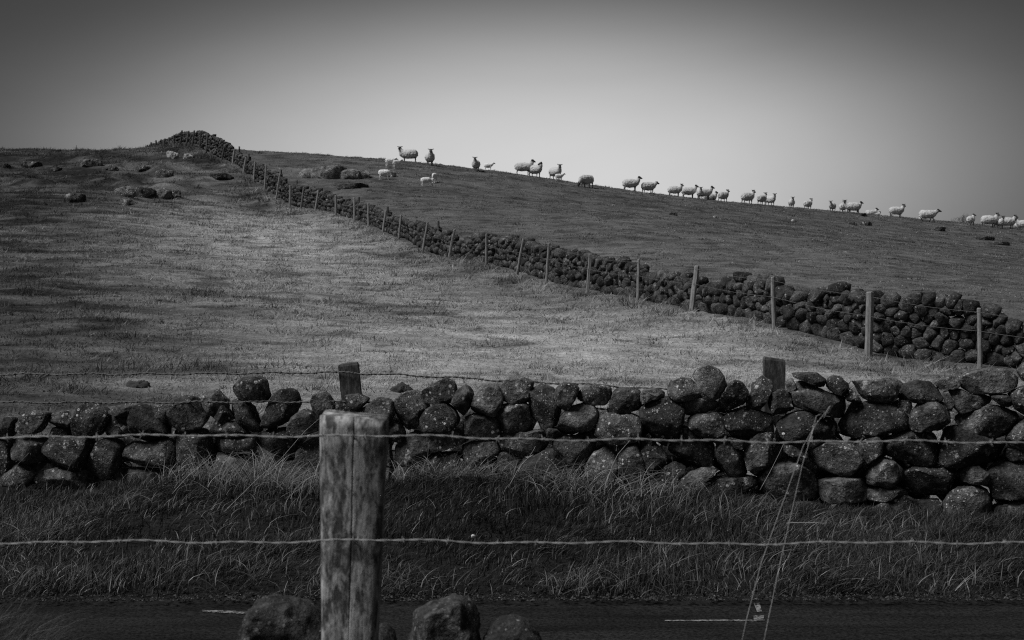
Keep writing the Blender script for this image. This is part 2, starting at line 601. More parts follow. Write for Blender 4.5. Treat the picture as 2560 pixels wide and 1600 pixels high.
gx = np.concatenate([-np.geomspace(52, 3000, 26)[::-1], np.arange(-50, -16, 0.4), np.arange(-16, 16, 0.2), np.arange(16, 50.1, 0.4), np.geomspace(52, 3000, 26)])
gy = np.concatenate([-np.geomspace(3, 1500, 16)[::-1], graded([(-2, 4.4, 0.5), (4.4, 4.9, 0.06), (4.9, 9.5, 0.8), (9.5, 14, 0.12), (14, 40, 0.17), (40, 128, 0.28), (128, 200, 3)]), np.geomspace(203, 3500, 24)])
GX, GY = np.meshgrid(gx, gy)
GZ = zf(GX, GY)
nyy, nxx = GX.shape
idx = np.arange(nyy * nxx).reshape(nyy, nxx)
quads = np.stack([idx[:-1, :-1], idx[:-1, 1:], idx[1:, 1:], idx[1:, :-1]], -1).reshape(-1, 4)
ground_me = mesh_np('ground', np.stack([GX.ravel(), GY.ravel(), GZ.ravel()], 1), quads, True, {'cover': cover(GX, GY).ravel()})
ground = link('ground', ground_me, M['ground'])
tag(ground, kind='structure')

# ------------------------------------------------------------------ road
rx = np.linspace(-60, 60, 121)
ry = np.linspace(0, 1, 14)
RX, RV = np.meshgrid(rx, ry)
e_ = lane_edge(RX) + 0.03 * n2(RX, RX * 0, 1.3, 3, 41)
RY = 4.78 + RV * (e_ - 4.78)
RZ = 0.0 + 0.035 * (1 - (2 * RV - 1) ** 2) - 0.035
i2 = np.arange(RX.size).reshape(RX.shape)
rq = np.stack([i2[:-1, :-1], i2[:-1, 1:], i2[1:, 1:], i2[1:, :-1]], -1).reshape(-1, 4)
road = link('road', mesh_np('road', np.stack([RX.ravel(), RY.ravel(), RZ.ravel()], 1), rq), M['asphalt'])
tag(road, kind='structure')


def road_z(Y):
    v_ = (Y - 4.78) / (9.6 - 4.78)
    return 0.035 * (1 - (2 * v_ - 1) ** 2) - 0.035


def road_pt(px, py):
    s = (py - HY) / F
    d = EYE / s
    for _ in range(4):
        d = (EYE - road_z(d)) / s
    return (px - CX) / F * d, d


def painted(corners, n=24):
    """a painted strip on the road between two end edges given as (px, py) pairs"""
    (a0, a1), (b0, b1) = corners
    a0, a1, b0, b1 = [np.array(road_pt(*q)) for q in (a0, a1, b0, b1)]
    V = []
    for i in range(n + 1):
        t_ = i / n
        for p, q in ((a0, b0), (a1, b1)):
            x, y = p + (q - p) * t_
            V.append((x, y + 0.004 * math.sin(i * 2.3), road_z(y) + 0.004))
    V = np.array(V)
    Fq = np.array([[2 * i, 2 * i + 2, 2 * i + 3, 2 * i + 1] for i in range(n)])
    me = mesh_np('painted_line', V, Fq)
    return link('painted_line', me, M['paint'], road)


painted((((505, 1526), (505, 1531)), ((640, 1530), (640, 1537))))
painted((((1662, 1551.5), (1662, 1554)), ((1912, 1549.5), (1912, 1554.5))))
painted((((1884, 1540), (1884, 1552)), ((1910, 1540), (1910, 1552))), 4)
painted((((1884, 1509), (1893, 1531)), ((1899, 1508), (1905, 1531))), 4)

# ------------------------------------------------------------------ stones
_ico = {}


def ico(n):
    if n not in _ico:
        bm = bmesh.new()
        bmesh.ops.create_icosphere(bm, subdivisions=n, radius=1.0)
        V = np.array([v_.co[:] for v_ in bm.verts])
        Fc = np.array([[v_.index for v_ in f_.verts] for f_ in bm.faces])
        bm.free()
        V /= np.linalg.norm(V, axis=1)[:, None]
        _ico[n] = (V, Fc)
    return _ico[n]


def poly_radius(poly, ang):
    """distance from the origin to the polygon outline along each angle"""
    r = np.full(ang.shape, 1e9)
    c, s = np.cos(ang), np.sin(ang)
    n = len(poly)
    for i in range(n):
        a, b_ = poly[i], poly[(i + 1) % n]
        ex, ey_ = b_[0] - a[0], b_[1] - a[1]
        den = c * ey_ - s * ex
        den = np.where(np.abs(den) < 1e-9, 1e-9, den)
        t_ = (a[0] * ey_ - a[1] * ex) / den
        u_ = (a[0] * s - a[1] * c) / den
        ok = (t_ > 0) & (u_ >= -0.001) & (u_ <= 1.001)
        r = np.where(ok & (t_ < r), t_, r)
    if (r > 1e8).any():
        r[r > 1e8] = np.median(r[r < 1e8])
    return r


def stone_verts(poly, depth, sub=3, seed=0, grow=1.0, e=0.62, rough=0.05, cuts=7, smooth_win=5):
    """rounded block filling a polygon (metres, about its centre) in the x-z plane, `depth` thick along y"""
    r_ = np.random.default_rng(seed)
    V, Fc = ico(sub)
    tab_a = np.linspace(-PI, PI, 121)[:-1]
    tab = poly_radius(poly, tab_a)
    kern = np.hanning(smooth_win + 2)[1:-1]
    kern /= kern.sum()
    h = smooth_win // 2
    tab = np.convolve(np.concatenate([tab[-h:], tab, tab[:h]]), kern, 'valid') * grow
    ang = np.arctan2(V[:, 2], V[:, 0])
    R = np.interp(ang, np.append(tab_a, PI), np.append(tab, tab[0]))
    c = np.hypot(V[:, 0], V[:, 2])
    s = np.abs(V[:, 1])
    cc = c ** e
    out = np.stack([R * cc * np.cos(ang), np.sign(V[:, 1]) * depth / 2 * s ** e, R * cc * np.sin(ang)], 1)
    size = float(np.mean(tab))
    for k in range(cuts):
        nrm = r_.normal(size=3)
        nrm[1] = -abs(nrm[1]) * 1.5 - 0.55 if k < cuts - 2 else nrm[1] * 0.3
        nrm /= np.linalg.norm(nrm)
        pr = out @ nrm
        lim = pr.max() * (r_.uniform(0.60, 0.88) if k < cuts - 2 else r_.uniform(0.88, 0.97))
        out = out - nrm * np.maximum(pr - lim, 0)[:, None] * 0.97
    off = r_.uniform(0, 100, 3)
    nz = fbm(out / size * 1.4 + off, 3, 3)
    nz2 = vnoise(out / size * 6 + off, 4)
    d_ = out / np.maximum(np.linalg.norm(out, axis=1), 1e-6)[:, None]
    out = out + d_ * (nz * rough * 2.0 + nz2 * rough * 0.8)[:, None] * size
    return out, Fc


# --- the roadside wall: every stone of it has the outline it has in the photograph
TA, TB, TC, TD, TE = (0, 930), (400, 930), (950, 920), (1450, 900), (1960, 900)
OUT = [
 (TA, "0,470 60,455 150,465 160,560 140,640 0,650"),
 (TA, "160,530 300,400 400,390 520,410 470,520 420,600 300,600 165,575"),
 (TA, "500,450 560,410 690,385 780,405 780,470 700,560 600,560 520,500"),
 (TA, "860,320 950,305 1080,360 1130,440 1060,560 1020,640 880,640 750,640 760,540 800,430"),
 (TA, "1130,390 1200,345 1330,335 1360,370 1330,435 1200,430"),
 (TA, "1080,500 1150,450 1310,445 1340,560 1310,640 1200,660 1100,640 1075,570"),
 (TA, "1340,420 1380,330 1470,350 1560,430 1700,540 1720,620 1600,720 1480,700 1370,640 1325,480"),
 (TA, "1540,350 1690,310 1720,420 1700,500 1590,440"),
 (TA, "1700,330 1760,270 1900,240 2010,270 2080,360 2130,450 2060,540 1960,580 1830,560 1740,520 1700,420"),
 (TA, "2040,270 2130,190 2200,190 2290,290 2290,400 2200,470 2140,440 2080,350"),
 (TA, "150,670 480,670 490,760 440,900 300,900 170,860 130,760"),
 (TA, "500,690 640,660 960,660 940,760 870,900 830,975 600,970 500,940 470,860"),
 (TA, "1020,690 1120,660 1230,720 1250,850 1200,960 1120,1080 980,1080 890,1000 900,930 960,830"),
 (TA, "1260,750 1340,700 1480,720 1700,680 1760,760 1750,880 1640,930 1480,960 1350,900 1280,860"),
 (TA, "1750,570 1830,560 2060,590 2100,670 2110,850 2060,920 1870,960 1790,900 1740,750 1730,630"),
 (TA, "-120,680 110,690 120,900 60,1180 -120,1180"),
 (TA, "110,920 300,900 420,960 330,1090 180,1180 90,1180 70,1050"),
 (TA, "440,990 620,960 880,990 900,1080 1000,1110 900,1180 600,1200 440,1150"),
 (TA, "1080,1110 1220,970 1450,980 1600,1000 1500,1150 1300,1200"),
 (TA, "540,560 720,570 740,650 520,660 510,600"),
 (TB, "740,180 850,60 960,45 1060,90 1080,190 1105,240 1050,300 900,290 800,260"),
 (TB, "990,370 1040,300 1120,260 1200,190 1310,180 1370,230 1395,320 1350,400 1300,490 1190,540 1110,565 1030,530 1010,450"),
 (TB, "690,340 760,280 860,290 930,360 970,470 1020,570 980,630 850,570 760,490 690,400"),
 (TB, "560,420 640,320 700,400 740,480 620,490"),
 (TB, "475,590 530,500 640,488 760,515 860,600 940,650 800,650 500,650"),
 (TB, "500,660 950,660 960,740 890,795 600,805 520,770"),
 (TB, "520,860 560,810 880,830 910,900 940,960 860,1010 740,1060 600,1085 510,1050 505,950"),
 (TB, "905,830 960,750 1060,790 1200,840 1250,900 1200,1000 1100,1030 980,1010 940,950"),
 (TB, "1000,660 1100,580 1300,570 1340,640 1370,720 1360,820 1200,820 1090,800 1030,720"),
 (TB, "1320,560 1360,450 1450,380 1540,400 1600,480 1650,560 1560,600 1440,630 1340,620"),
 (TB, "1530,290 1570,220 1650,210 1700,240 1760,350 1720,420 1620,490 1550,420"),
 (TB, "1390,800 1440,690 1530,640 1670,600 1750,640 1750,1060 1560,1040 1460,980 1390,900"),
 (TB, "1200,960 1260,910 1380,900 1450,990 1620,1060 1500,1090 1300,1090 1220,1060"),
 (TB, "1880,225 2010,220 2120,270 2050,340 1960,395 1920,310"),
 (TB, "1960,420 2100,330 2200,260 2300,270 2370,320 2360,420 2320,520 2000,520"),
 (TB, "1760,420 1800,290 1870,290 1950,390 1960,430"),
 (TB, "1700,450 2000,440 2010,640 1760,650"),
 (TB, "2020,530 2320,530 2310,700 2000,690"),
 (TB, "1760,660 2020,700 2040,900 1800,950"),
 (TB, "2050,700 2320,720 2330,950 2060,930"),
 (TB, "1760,960 2040,920 2060,1150 1780,1150"),
 (TB, "2060,940 2330,960 2330,1200 2070,1180"),
 (TB, "270,960 500,960 500,1090 300,1100"),
 (TB, "860,1030 980,1020 1100,1050 1100,1130 850,1130"),
 (TC, "160,330 230,260 350,240 430,310 480,390 430,510 320,640 240,600 180,510 150,430"),
 (TC, "100,570 150,525 210,570 250,650 240,735 100,735"),
 (TC, "410,250 500,190 650,105 760,150 765,250 750,340 600,350 470,355 420,300"),
 (TC, "420,510 480,420 560,370 680,355 750,420 800,510 780,580 700,630 490,650 430,570"),
 (TC, "750,310 790,220 860,170 940,220 950,320 900,410 830,490 780,440 740,370"),
 (TC, "970,240 1020,180 1190,180 1240,290 1230,400 1190,470 1040,465 940,440 935,380 960,310"),
 (TC, "1225,190 1290,110 1430,105 1530,150 1510,260 1480,350 1350,365 1230,320"),
 (TC, "1180,420 1230,375 1380,365 1480,360 1510,460 1500,570 1440,640 1240,640 1210,550 1180,480"),
 (TC, "1490,310 1530,220 1640,175 1740,210 1770,310 1830,430 1790,590 1660,575 1560,540 1510,420"),
 (TC, "1770,210 1850,150 1960,160 2005,210 1970,310 1890,430 1800,370 1770,290"),
 (TC, "1985,280 2060,185 2190,180 2310,210 2330,290 2260,375 2130,370 1990,310"),
 (TC, "815,570 860,500 950,460 1150,485 1190,530 1215,680 1100,690 900,680 830,630"),
 (TC, "1800,590 1830,480 1920,400 2050,355 2150,390 2190,470 2170,600 1900,680 1810,630"),
 (TC, "1670,640 1700,600 1790,610 1830,660 1760,720 1690,690"),
 (TC, "480,690 560,640 770,630 850,670 890,730 740,790 560,840 510,830 490,760"),
 (TC, "1220,690 1250,645 1460,645 1620,625 1690,690 1700,760 1640,830 1430,890 1320,840 1240,770"),
 (TC, "1780,700 1950,690 2150,625 2165,760 2130,900 2050,960 1880,950 1800,880 1760,790"),
 (TC, "250,720 340,645 440,680 480,760 480,900 400,970 280,990 170,940 150,800"),
 (TC, "790,800 900,745 1170,735 1210,820 1180,880 1060,930 950,980 820,980 800,900"),
 (TC, "490,940 560,870 770,850 790,930 810,1010 740,1055 560,1055 480,1030"),
 (TC, "1195,860 1260,840 1330,860 1420,930 1390,1000 1320,1100 1230,1110 1200,1000"),
 (TC, "1420,960 1560,880 1690,815 1760,810 1820,910 1900,1000 1900,1080 1760,1130 1470,1130 1420,1050"),
 (TC, "800,1030 960,1000 1200,990 1210,1110 1150,1200 960,1200 800,1140"),
 (TC, "150,1080 180,1000 340,1000 390,1080 370,1170 320,1270 220,1280 170,1200"),
 (TC, "400,1020 480,1000 520,1060 700,1080 780,1120 760,1200 480,1210 420,1100"),
 (TC, "1920,980 2050,970 2060,1060 1980,1110 1920,1050"),
 (TC, "2080,960 2160,850 2280,795 2380,850 2400,980 2380,1100 2250,1180 2110,1120 2060,1040"),
 (TC, "1560,1150 1720,1140 1780,1230 1700,1290 1540,1280"),
 (TC, "1860,1190 2000,1130 2100,1150 2200,1210 2200,1300 1860,1300"),
 (TC, "820,990 1200,900 1210,980 960,1000 830,1020"),
 (TD, "280,510 320,380 350,310 470,290 590,310 610,420 590,510 420,545 300,535"),
 (TD, "610,340 650,300 770,290 860,330 840,380 740,390 650,435 615,400"),
 (TD, "150,700 180,580 300,540 520,545 600,580 625,680 600,790 480,820 250,860 180,860 150,780"),
 (TD, "885,290 920,220 1010,180 1110,190 1180,270 1220,350 1150,385 970,415 900,350"),
 (TD, "1140,150 1210,90 1300,65 1400,110 1450,180 1480,290 1410,370 1320,405 1260,390 1210,310"),
 (TD, "1395,420 1440,340 1510,240 1560,205 1630,230 1695,320 1680,410 1480,520 1430,490"),
 (TD, "1740,230 1830,165 1940,230 1940,300 1870,420 1810,500 1690,490 1680,420 1730,320"),
 (TD, "1030,430 1110,380 1250,370 1360,420 1390,460 1350,510 1200,550 1090,560 1050,510"),
 (TD, "600,480 740,400 930,385 1010,430 1060,500 1040,630 980,720 890,790 870,870 760,830 680,700 620,580"),
 (TD, "1080,600 1160,550 1390,525 1450,570 1455,680 1430,750 1320,765 1190,740 1120,670"),
 (TD, "1465,560 1560,500 1680,470 1800,520 1940,560 1940,630 1830,720 1730,800 1580,780 1500,700 1465,640"),
 (TD, "1900,450 1930,340 2040,310 2130,340 2130,420 2160,500 2050,540 1950,550"),
 (TD, "370,830 560,820 620,960 690,1200 640,1220 580,1290 430,1270 400,1100 360,900"),
 (TD, "590,830 760,840 830,900 880,990 830,1080 690,1100 660,1050 620,930"),
 (TD, "610,790 700,730 770,830 720,850 610,830"),
 (TD, "920,820 960,710 1060,680 1160,740 1290,770 1350,880 1340,1000 1330,1070 1220,1080 1060,1050 890,980 900,890"),
 (TD, "1380,810 1470,750 1560,880 1640,920 1670,1050 1690,1150 1560,1170 1430,1150 1390,960"),
 (TD, "1660,900 1720,800 1810,735 1940,740 1990,800 1970,950 1880,1100 1780,1140 1690,1080 1650,980"),
 (TD, "650,1240 780,1160 860,1050 960,1030 1070,1080 1050,1170 930,1260 870,1340 650,1340"),
 (TD, "1010,1200 1130,1120 1250,1080 1400,1090 1420,1150 1260,1190 1260,1300 1300,1400 1010,1350"),
 (TD, "1250,1220 1330,1180 1500,1190 1680,1170 1800,1200 1780,1280 1600,1340 1430,1370 1290,1310"),
 (TD, "1480,760 1650,800 1730,810 1650,890 1560,870"),
 (TD, "1800,1200 1900,1060 2100,990 2250,1060 2350,1150 2400,1260 2350,1380 2100,1400 1880,1360 1800,1300"),
 (TD, "690,1100 830,1090 800,1150 700,1190"),
 (TD, "2070,230 2140,190 2180,270 2130,330 2090,310"),
 (TD, "1940,560 2010,540 2010,900 1960,1000 1900,1020 1990,800"),
 (TE, "-65,640 20,570 140,510 300,530 430,590 530,640 495,790 300,800 40,810 -40,760"),
 (TE, "100,310 140,200 250,240 420,320 610,370 620,480 610,600 540,600 440,540 300,500 130,480 70,430"),
 (TE, "60,145 180,130 330,135 420,200 400,280 300,250 180,200"),
 (TE, "430,210 480,165 570,170 640,240 650,310 600,350 500,330 430,270"),
 (TE, "660,240 740,210 880,210 1060,185 1200,210 1220,260 1150,330 1120,400 1030,435 880,410 780,390 690,310"),
 (TE, "1140,380 1200,260 1340,220 1480,230 1540,290 1590,370 1580,410 1380,430 1270,410 1200,420"),
 (TE, "1510,220 1650,170 1770,155 1770,260 1720,290 1570,290 1530,250"),
 (TE, "1780,190 1860,120 2090,90 2240,110 2350,170 2350,260 2240,310 2060,340 1880,330 1790,260"),
 (TE, "2350,110 2420,30 2520,60 2560,130 2520,210 2400,200"),
 (TE, "610,360 660,290 720,330 780,410 720,430 640,410"),
 (TE, "540,720 600,600 720,430 1080,450 1170,500 1245,600 1230,690 1000,730 800,770 600,770"),
 (TE, "1090,450 1180,405 1280,410 1290,480 1260,540 1190,500"),
 (TE, "1260,620 1300,500 1350,430 1600,420 1660,530 1660,590 1580,700 1400,700 1270,720"),
 (TE, "1600,330 1650,310 1700,430 1680,500 1650,490 1620,420"),
 (TE, "1660,320 1780,300 1880,350 2080,370 2110,430 1950,480 1780,540 1720,480 1700,420"),
 (TE, "1730,580 1800,530 2000,490 2150,470 2380,550 2330,620 2270,740 2200,795 2080,780 1740,660"),
 (TE, "2060,340 2250,350 2300,470 2200,470 2110,400"),
 (TE, "2260,340 2420,260 2560,300 2560,540 2400,540 2320,480"),
 (TE, "2390,600 2560,560 2560,900 2300,880 2230,790 2300,700"),
 (TE, "270,920 420,840 520,820 680,850 760,930 810,1010 820,1140 760,1180 620,1170 400,1090 270,1020"),
 (TE, "720,870 820,800 930,750 990,790 980,930 900,1000 830,1040 780,960"),
 (TE, "990,890 1050,790 1240,715 1420,720 1520,770 1570,860 1560,1000 1500,1080 1340,1060 1150,990 1000,940"),
 (TE, "1590,860 1640,680 1740,670 1900,720 2100,800 2240,850 2260,930 2100,1010 1850,1050 1620,1050 1580,970"),
 (TE, "830,1140 860,1040 970,980 1100,1020 1200,1110 1190,1200 1090,1290 950,1240 840,1240"),
 (TE, "1190,1150 1300,1080 1550,1090 1700,1070 1740,1130 1740,1240 1600,1380 1400,1420 1280,1330 1200,1250"),
 (TE, "1750,1130 1830,1060 1950,1060 2050,1130 2060,1260 1800,1220"),
 (TE, "2060,1110 2150,1050 2420,1020 2560,1050 2560,1380 2100,1390 2070,1250"),
 (TE, "1600,1450 1700,1300 1900,1270 2040,1320 2090,1450 2080,1550 2000,1650 1860,1690 1700,1640 1610,1560"),
 (TE, "350,1220 540,1180 760,1190 830,1240 840,1350 830,1420 400,1420 330,1330"),
 (TE, "900,1480 1000,1400 1200,1370 1320,1420 1420,1560 1350,1650 1000,1650 880,1560"),
 (TE, "850,1250 1080,1300 1150,1280 1280,1360 1200,1380 950,1420 850,1400"),
 (TE, "2100,1480 2560,1400 2560,1650 2150,1650"),
 (TE, "1300,1430 1560,1420 1620,1600 1450,1620 1420,1520"),
 (TE, "0,850 270,830 230,980 100,960 0,920"),
 (TE, "2250,900 2320,900 2560,920 2560,1020 2280,1030 2230,980"),
]

wall = empty('dry_stone_wall', (0, 12.4, 0.2))
tag(wall, 'single-thickness roadside wall of dark lichen-speckled boulders behind the grass verge', 'stone wall')


def to_local(o, p):
    return Vector(p) - o.location


def wall_frame(X):
    """direction along and across the roadside wall"""
    a = math.atan(-0.165)
    return np.array([math.cos(a), math.sin(a), 0]), np.array([-math.sin(a), math.cos(a), 0])


along, across = wall_frame(0)
rot_wall = math.atan(-0.165)


def place_stone(parent, pts, dist_of_x, depth, seed, mat, sub=3, grow=1.03, push=0.0, **kw):
    """a stone whose outline (photo pixels) lies in the wall plane"""
    dep = depth
    for _ in range(2):
        W = np.array([P3(px, py, dist_of_x((px - CX) / F) + dep / 2) for px, py in pts])
        c = W.mean(axis=0)
        loc = np.stack([(W - c) @ along, (W - c)[:, 2]], 1)
        dep = min(max(depth, 0.5 * (np.ptp(loc[:, 0]) + np.ptp(loc[:, 1])) * 0.75), 0.5)
    V, Fc = stone_verts(loc, dep, sub, seed, grow, **kw)
    o = link('stone', mesh_np('stone', V, Fc), mat, parent)
    pos = c + across * push
    o.location = Vector(pos) - parent.location
    o.rotation_euler = (0, 0, rot_wall)
    return o


def wall_dist(u_):
    # ray X = u Y meets Y = 12.35 - 0.165 X
    return 12.35 / (1 + 0.165 * u_)


for k, ((x0, y0), s) in enumerate(OUT):
    pts = [tuple(map(float, q.split(','))) for q in s.split()]
    pts = [(x0 + a / 4.032, y0 + c / 4.032) for a, c in pts]
    place_stone(wall, pts, wall_dist, 0.24, 100 + k, M['stone'], 4, 1.075, random.uniform(-0.06, 0.03), rough=random.uniform(0.03, 0.055), cuts=random.randint(7, 11), e=0.5, smooth_win=3)

# stones low in the wall, half lost in the grass, and the wall's continuation beyond the frame
def fill_stone(X, z, wd, ht, seed, mat=None, sub=2):
    n = random.randint(6, 8)
    ph = random.uniform(0, 1)
    poly = [(wd / 2 * math.cos(2 * PI * (i + ph + random.uniform(-.25, .25)) / n) * 1.12,
             ht / 2 * math.sin(2 * PI * (i + ph + random.uniform(-.25, .25)) / n) * 1.12) for i in range(n)]
    dep = random.uniform(0.26, 0.4)
    V, Fc = stone_verts(poly, dep, sub, seed, 1.05)
    o = link('stone', mesh_np('stone', V, Fc), mat or M['stone'], wall)
    o.location = Vector((X, float(wall_y(X)) + dep / 2 + random.uniform(0.0, 0.06), z)) - wall.location
    o.rotation_euler = (0, 0, rot_wall)


x = -4.75
k = 0
while x < 4.6:
    wd = random.uniform(0.26, 0.42)
    px = CX + x / float(wall_y(x)) * F
    base = np.interp(px, [0, 600, 1300, 1700, 2100, 2560], [1195, 1235, 1240, 1265, 1310, 1330])
    d = float(wall_y(x))
    z = EYE - (base - HY) / F * d
    fill_stone(x + wd / 2, z + 0.02, wd, random.uniform(0.2, 0.28), 900 + k)
    fill_stone(x + wd / 2 + 0.15, z - 0.17, wd, random.uniform(0.2, 0.3), 950 + k)
    x += wd * 0.93
    k += 1
for row in range(4):                                       # second, hidden leaf that closes the lower joints
    x = (-4.7 if row < 2 else -1.6 if row == 2 else 1.2) + 0.12 * row
    while x < 4.5:
        wd = random.uniform(0.3, 0.48)
        zb = float(zf(x + wd / 2, wall_y(x) - 0.05)) + 0.08 + row * 0.21
        fill_stone(x + wd / 2, zb, wd, 0.25, 3000 + k)
        last = [q for q in wall.children if q.name.startswith('stone')][-1]
        last.location.y += 0.30
        x += wd * random.uniform(0.92, 1.12)
        k += 1
for sx in (-1, 1):
    for row in range(4 if sx < 0 else 5):
        x = sx * (5.1 if sx < 0 else 4.6)
        while abs(x) < 7.5:
            wd = random.uniform(0.26, 0.42)
            fill_stone(x, float(zf(x, wall_y(x) - 0.05)) + 0.1 + row * 0.21, wd, random.uniform(0.2, 0.27), 2000 + k)
            x += sx * wd * 0.95
            k += 1

# ------------------------------------------------------------------ far wall along the field fence
def smooth_line(pts, step):
    pts = np.asarray(pts, dtype=float)
    seg = np.linalg.norm(np.diff(pts[:, :2], axis=0), axis=1)
    s = np.concatenate([[0], np.cumsum(seg)])
    q = np.arange(0, s[-1], step)
    return q, np.stack([np.interp(q, s, pts[:, i]) for i in range(pts.shape[1])], 1)


HEAD = [(3200, 880), (2720, 850), (2560, 818), (2513, 787), (2451, 772), (2354, 750), (2330, 738), (2255, 745), (2150, 736), (2076, 724), (2040, 722), (2031, 735), (2026, 760), (1997, 745), (1950, 727),
        (1937, 714), (1878, 702), (1820, 704), (1798, 708), (1766, 718), (1739, 700), (1687, 693), (1656, 682), (1617, 690), (1571, 657), (1536, 647), (1501, 655), (1466, 644), (1404, 634),
        (1345, 615), (1268, 596), (1190, 591), (1143, 601), (1109, 583), (1070, 571), (1027, 553), (976, 543), (938, 524), (899, 510), (852, 502), (807, 481), (776, 471), (740, 470), (717, 458),
        (695, 436), (661, 420), (627, 408), (606, 388), (583, 382), (576, 364), (560, 357), (544, 346), (525, 338), (502, 330), (479, 334), (467, 332), (449, 338), (428, 346), (409, 352),
        (391, 360), (377, 367), (358, 373)]
line = np.array([[*P3(*p)[:2], p[0]] for p in FENCE])
q_s, q_p = smooth_line(line, 0.05)
tang = np.gradient(q_p[:, :2], axis=0)
tang = np.stack([np.convolve(np.pad(tang[:, i], 40, 'edge'), np.ones(81) / 81, 'valid') for i in range(2)], 1)
tang /= np.linalg.norm(tang, axis=1)[:, None]
# the wall stands half a metre behind the fence, on its right
right_n = np.stack([tang[:, 1], -tang[:, 0]], 1)
w_xy = q_p[:, :2] + right_n * np.where(q_p[:, 1] > 45, 0.36, 0.50)[:, None]
w_s = np.concatenate([[0], np.cumsum(np.linalg.norm(np.diff(w_xy, axis=0), axis=1))])
w_z = zf(w_xy[:, 0], w_xy[:, 1])
hd_ = np.array(HEAD, dtype=float)[::-1]
w_h = np.clip(EYE - (np.interp(CX + w_xy[:, 0] / w_xy[:, 1] * F, hd_[:, 0], hd_[:, 1]) - HY) / F * w_xy[:, 1] - w_z, 0.3, 2.2)

field_wall = empty('dry_stone_wall', (float(w_xy[600, 0]), float(w_xy[600, 1]), float(w_z[600])))
tag(field_wall, 'long dark dry stone wall climbing the hillside beside a line of wooden posts', 'stone wall')

stones = []
r_ = np.random.default_rng(21)
total = w_s[-1]
# rows of jittered seeds, each stone taking the cell nearest to it
h_row = 0
seeds = []
row = 0
while h_row < 2.1:
    rh = r_.uniform(0.19, 0.25) if row < 2 else r_.uniform(0.14, 0.20)
    s_ = r_.uniform(0, 0.3)
    while s_ < total:
        wd = r_.uniform(0.15, 0.32) * (1.2 if row < 2 else 0.95) * (1.35 if r_.uniform() < 0.12 else 1.0)
        hh = h_row + rh / 2 + r_.normal() * 0.042
        seeds.append((s_ + wd / 2 + r_.normal() * 0.02, hh))
        s_ += wd
    h_row += rh
    row += 1
seeds = np.array(seeds)
top = np.interp(seeds[:, 0], w_s, w_h)
top = top - 0.03 + r_.normal(size=len(seeds)) * 0.045
keep = seeds[:, 1] < top
seeds = seeds[keep]
order = np.argsort(seeds[:, 0])
seeds = seeds[order]


def cell(i):
    c = seeds[i]
    lo = np.searchsorted(seeds[:, 0], c[0] - 0.75)
    hi = np.searchsorted(seeds[:, 0], c[0] + 0.75)
    nb = seeds[lo:hi]
    poly = [(0.30 * math.cos(a_), 0.18 * math.sin(a_)) for a_ in np.linspace(0, 2 * PI, 11)[:-1] + r_.uniform(0, 0.6)]
    for q in nb:
        v_ = q - c
        l2 = v_ @ v_
        if l2 < 1e-9 or l2 > 0.5:
            continue
        mx, my = v_ / 2
        out = []
        n = len(poly)
        for a in range(n):
            p0, p1 = poly[a], poly[(a + 1) % n]
            d0 = (p0[0] - mx) * v_[0] + (p0[1] - my) * v_[1]
            d1 = (p1[0] - mx) * v_[0] + (p1[1] - my) * v_[1]
            if d0 <= 0:
                out.append(p0)
            if (d0 < 0) != (d1 < 0):
                t_ = d0 / (d0 - d1)
                out.append((p0[0] + (p1[0] - p0[0]) * t_, p0[1] + (p1[1] - p0[1]) * t_))
        poly = out
        if len(poly) < 3:
            return None
    return poly


wz = np.interp
stuffV, stuffF, nV = [], [], 0
made = 0
vis_x = lambda X, Y: CX + X / Y * F
for i in range(len(seeds)):
    s_, hh = seeds[i]
    X, Y = np.interp(s_, w_s, w_xy[:, 0]), np.interp(s_, w_s, w_xy[:, 1])
    Z = np.interp(s_, w_s, w_z)
    j = min(int(np.searchsorted(w_s, s_)), len(tang) - 1)
    ang = math.atan2(tang[j, 1], tang[j, 0])
    poly = cell(i)
    if poly is None or len(poly) < 3:
        continue
    near = made < 300 and vis_x(X, Y) < 2590
    dep = r_.uniform(0.38, 0.52)
    # the last course leans back a little, as wall heads do
    V, Fc = stone_verts(np.array(poly), dep, 2 if near else 1, 5000 + i, 1.13, e=0.42, rough=0.09, cuts=10, smooth_win=3)
    if (not near) and Y < 45 and made >= 300:
        V, Fc = stone_verts(np.array(poly), dep, 2, 5000 + i, 1.13, e=0.42, rough=0.09, cuts=10, smooth_win=3)
    ca, sa = math.cos(ang), math.sin(ang)
    # local y (thickness) flipped so that the faceted side looks to the fence
    Rm = np.array([[ca, -sa, 0], [sa, ca, 0], [0, 0, 1]])
    off_c = r_.normal() * 0.035
    base = np.array([X, Y, Z + hh]) + np.array([right_n[j, 0], right_n[j, 1], 0]) * off_c
    tilt = r_.normal() * 0.08
    ct, st = math.cos(tilt), math.sin(tilt)
    V = V @ np.array([[ct, 0, st], [0, 1, 0], [-st, 0, ct]]).T
    V = V * np.array([1, -1, 1])
    Fc = Fc[:, ::-1]
    if near:
        o = link('stone', mesh_np('stone', V, Fc), M['far_stone'], field_wall)
        o.location = Vector(base) - field_wall.location
        o.rotation_euler = (0, 0, ang)
        made += 1
    else:
        stuffV.append(V @ Rm.T + base)
        stuffF.append(Fc + nV)
        nV += len(V)
sv = np.concatenate(stuffV) - np.array(field_wall.location)
o = link('stonework', mesh_np('stonework', sv, np.concatenate(stuffF)), M['far_stone'], field_wall)
tag(o, kind='stuff')


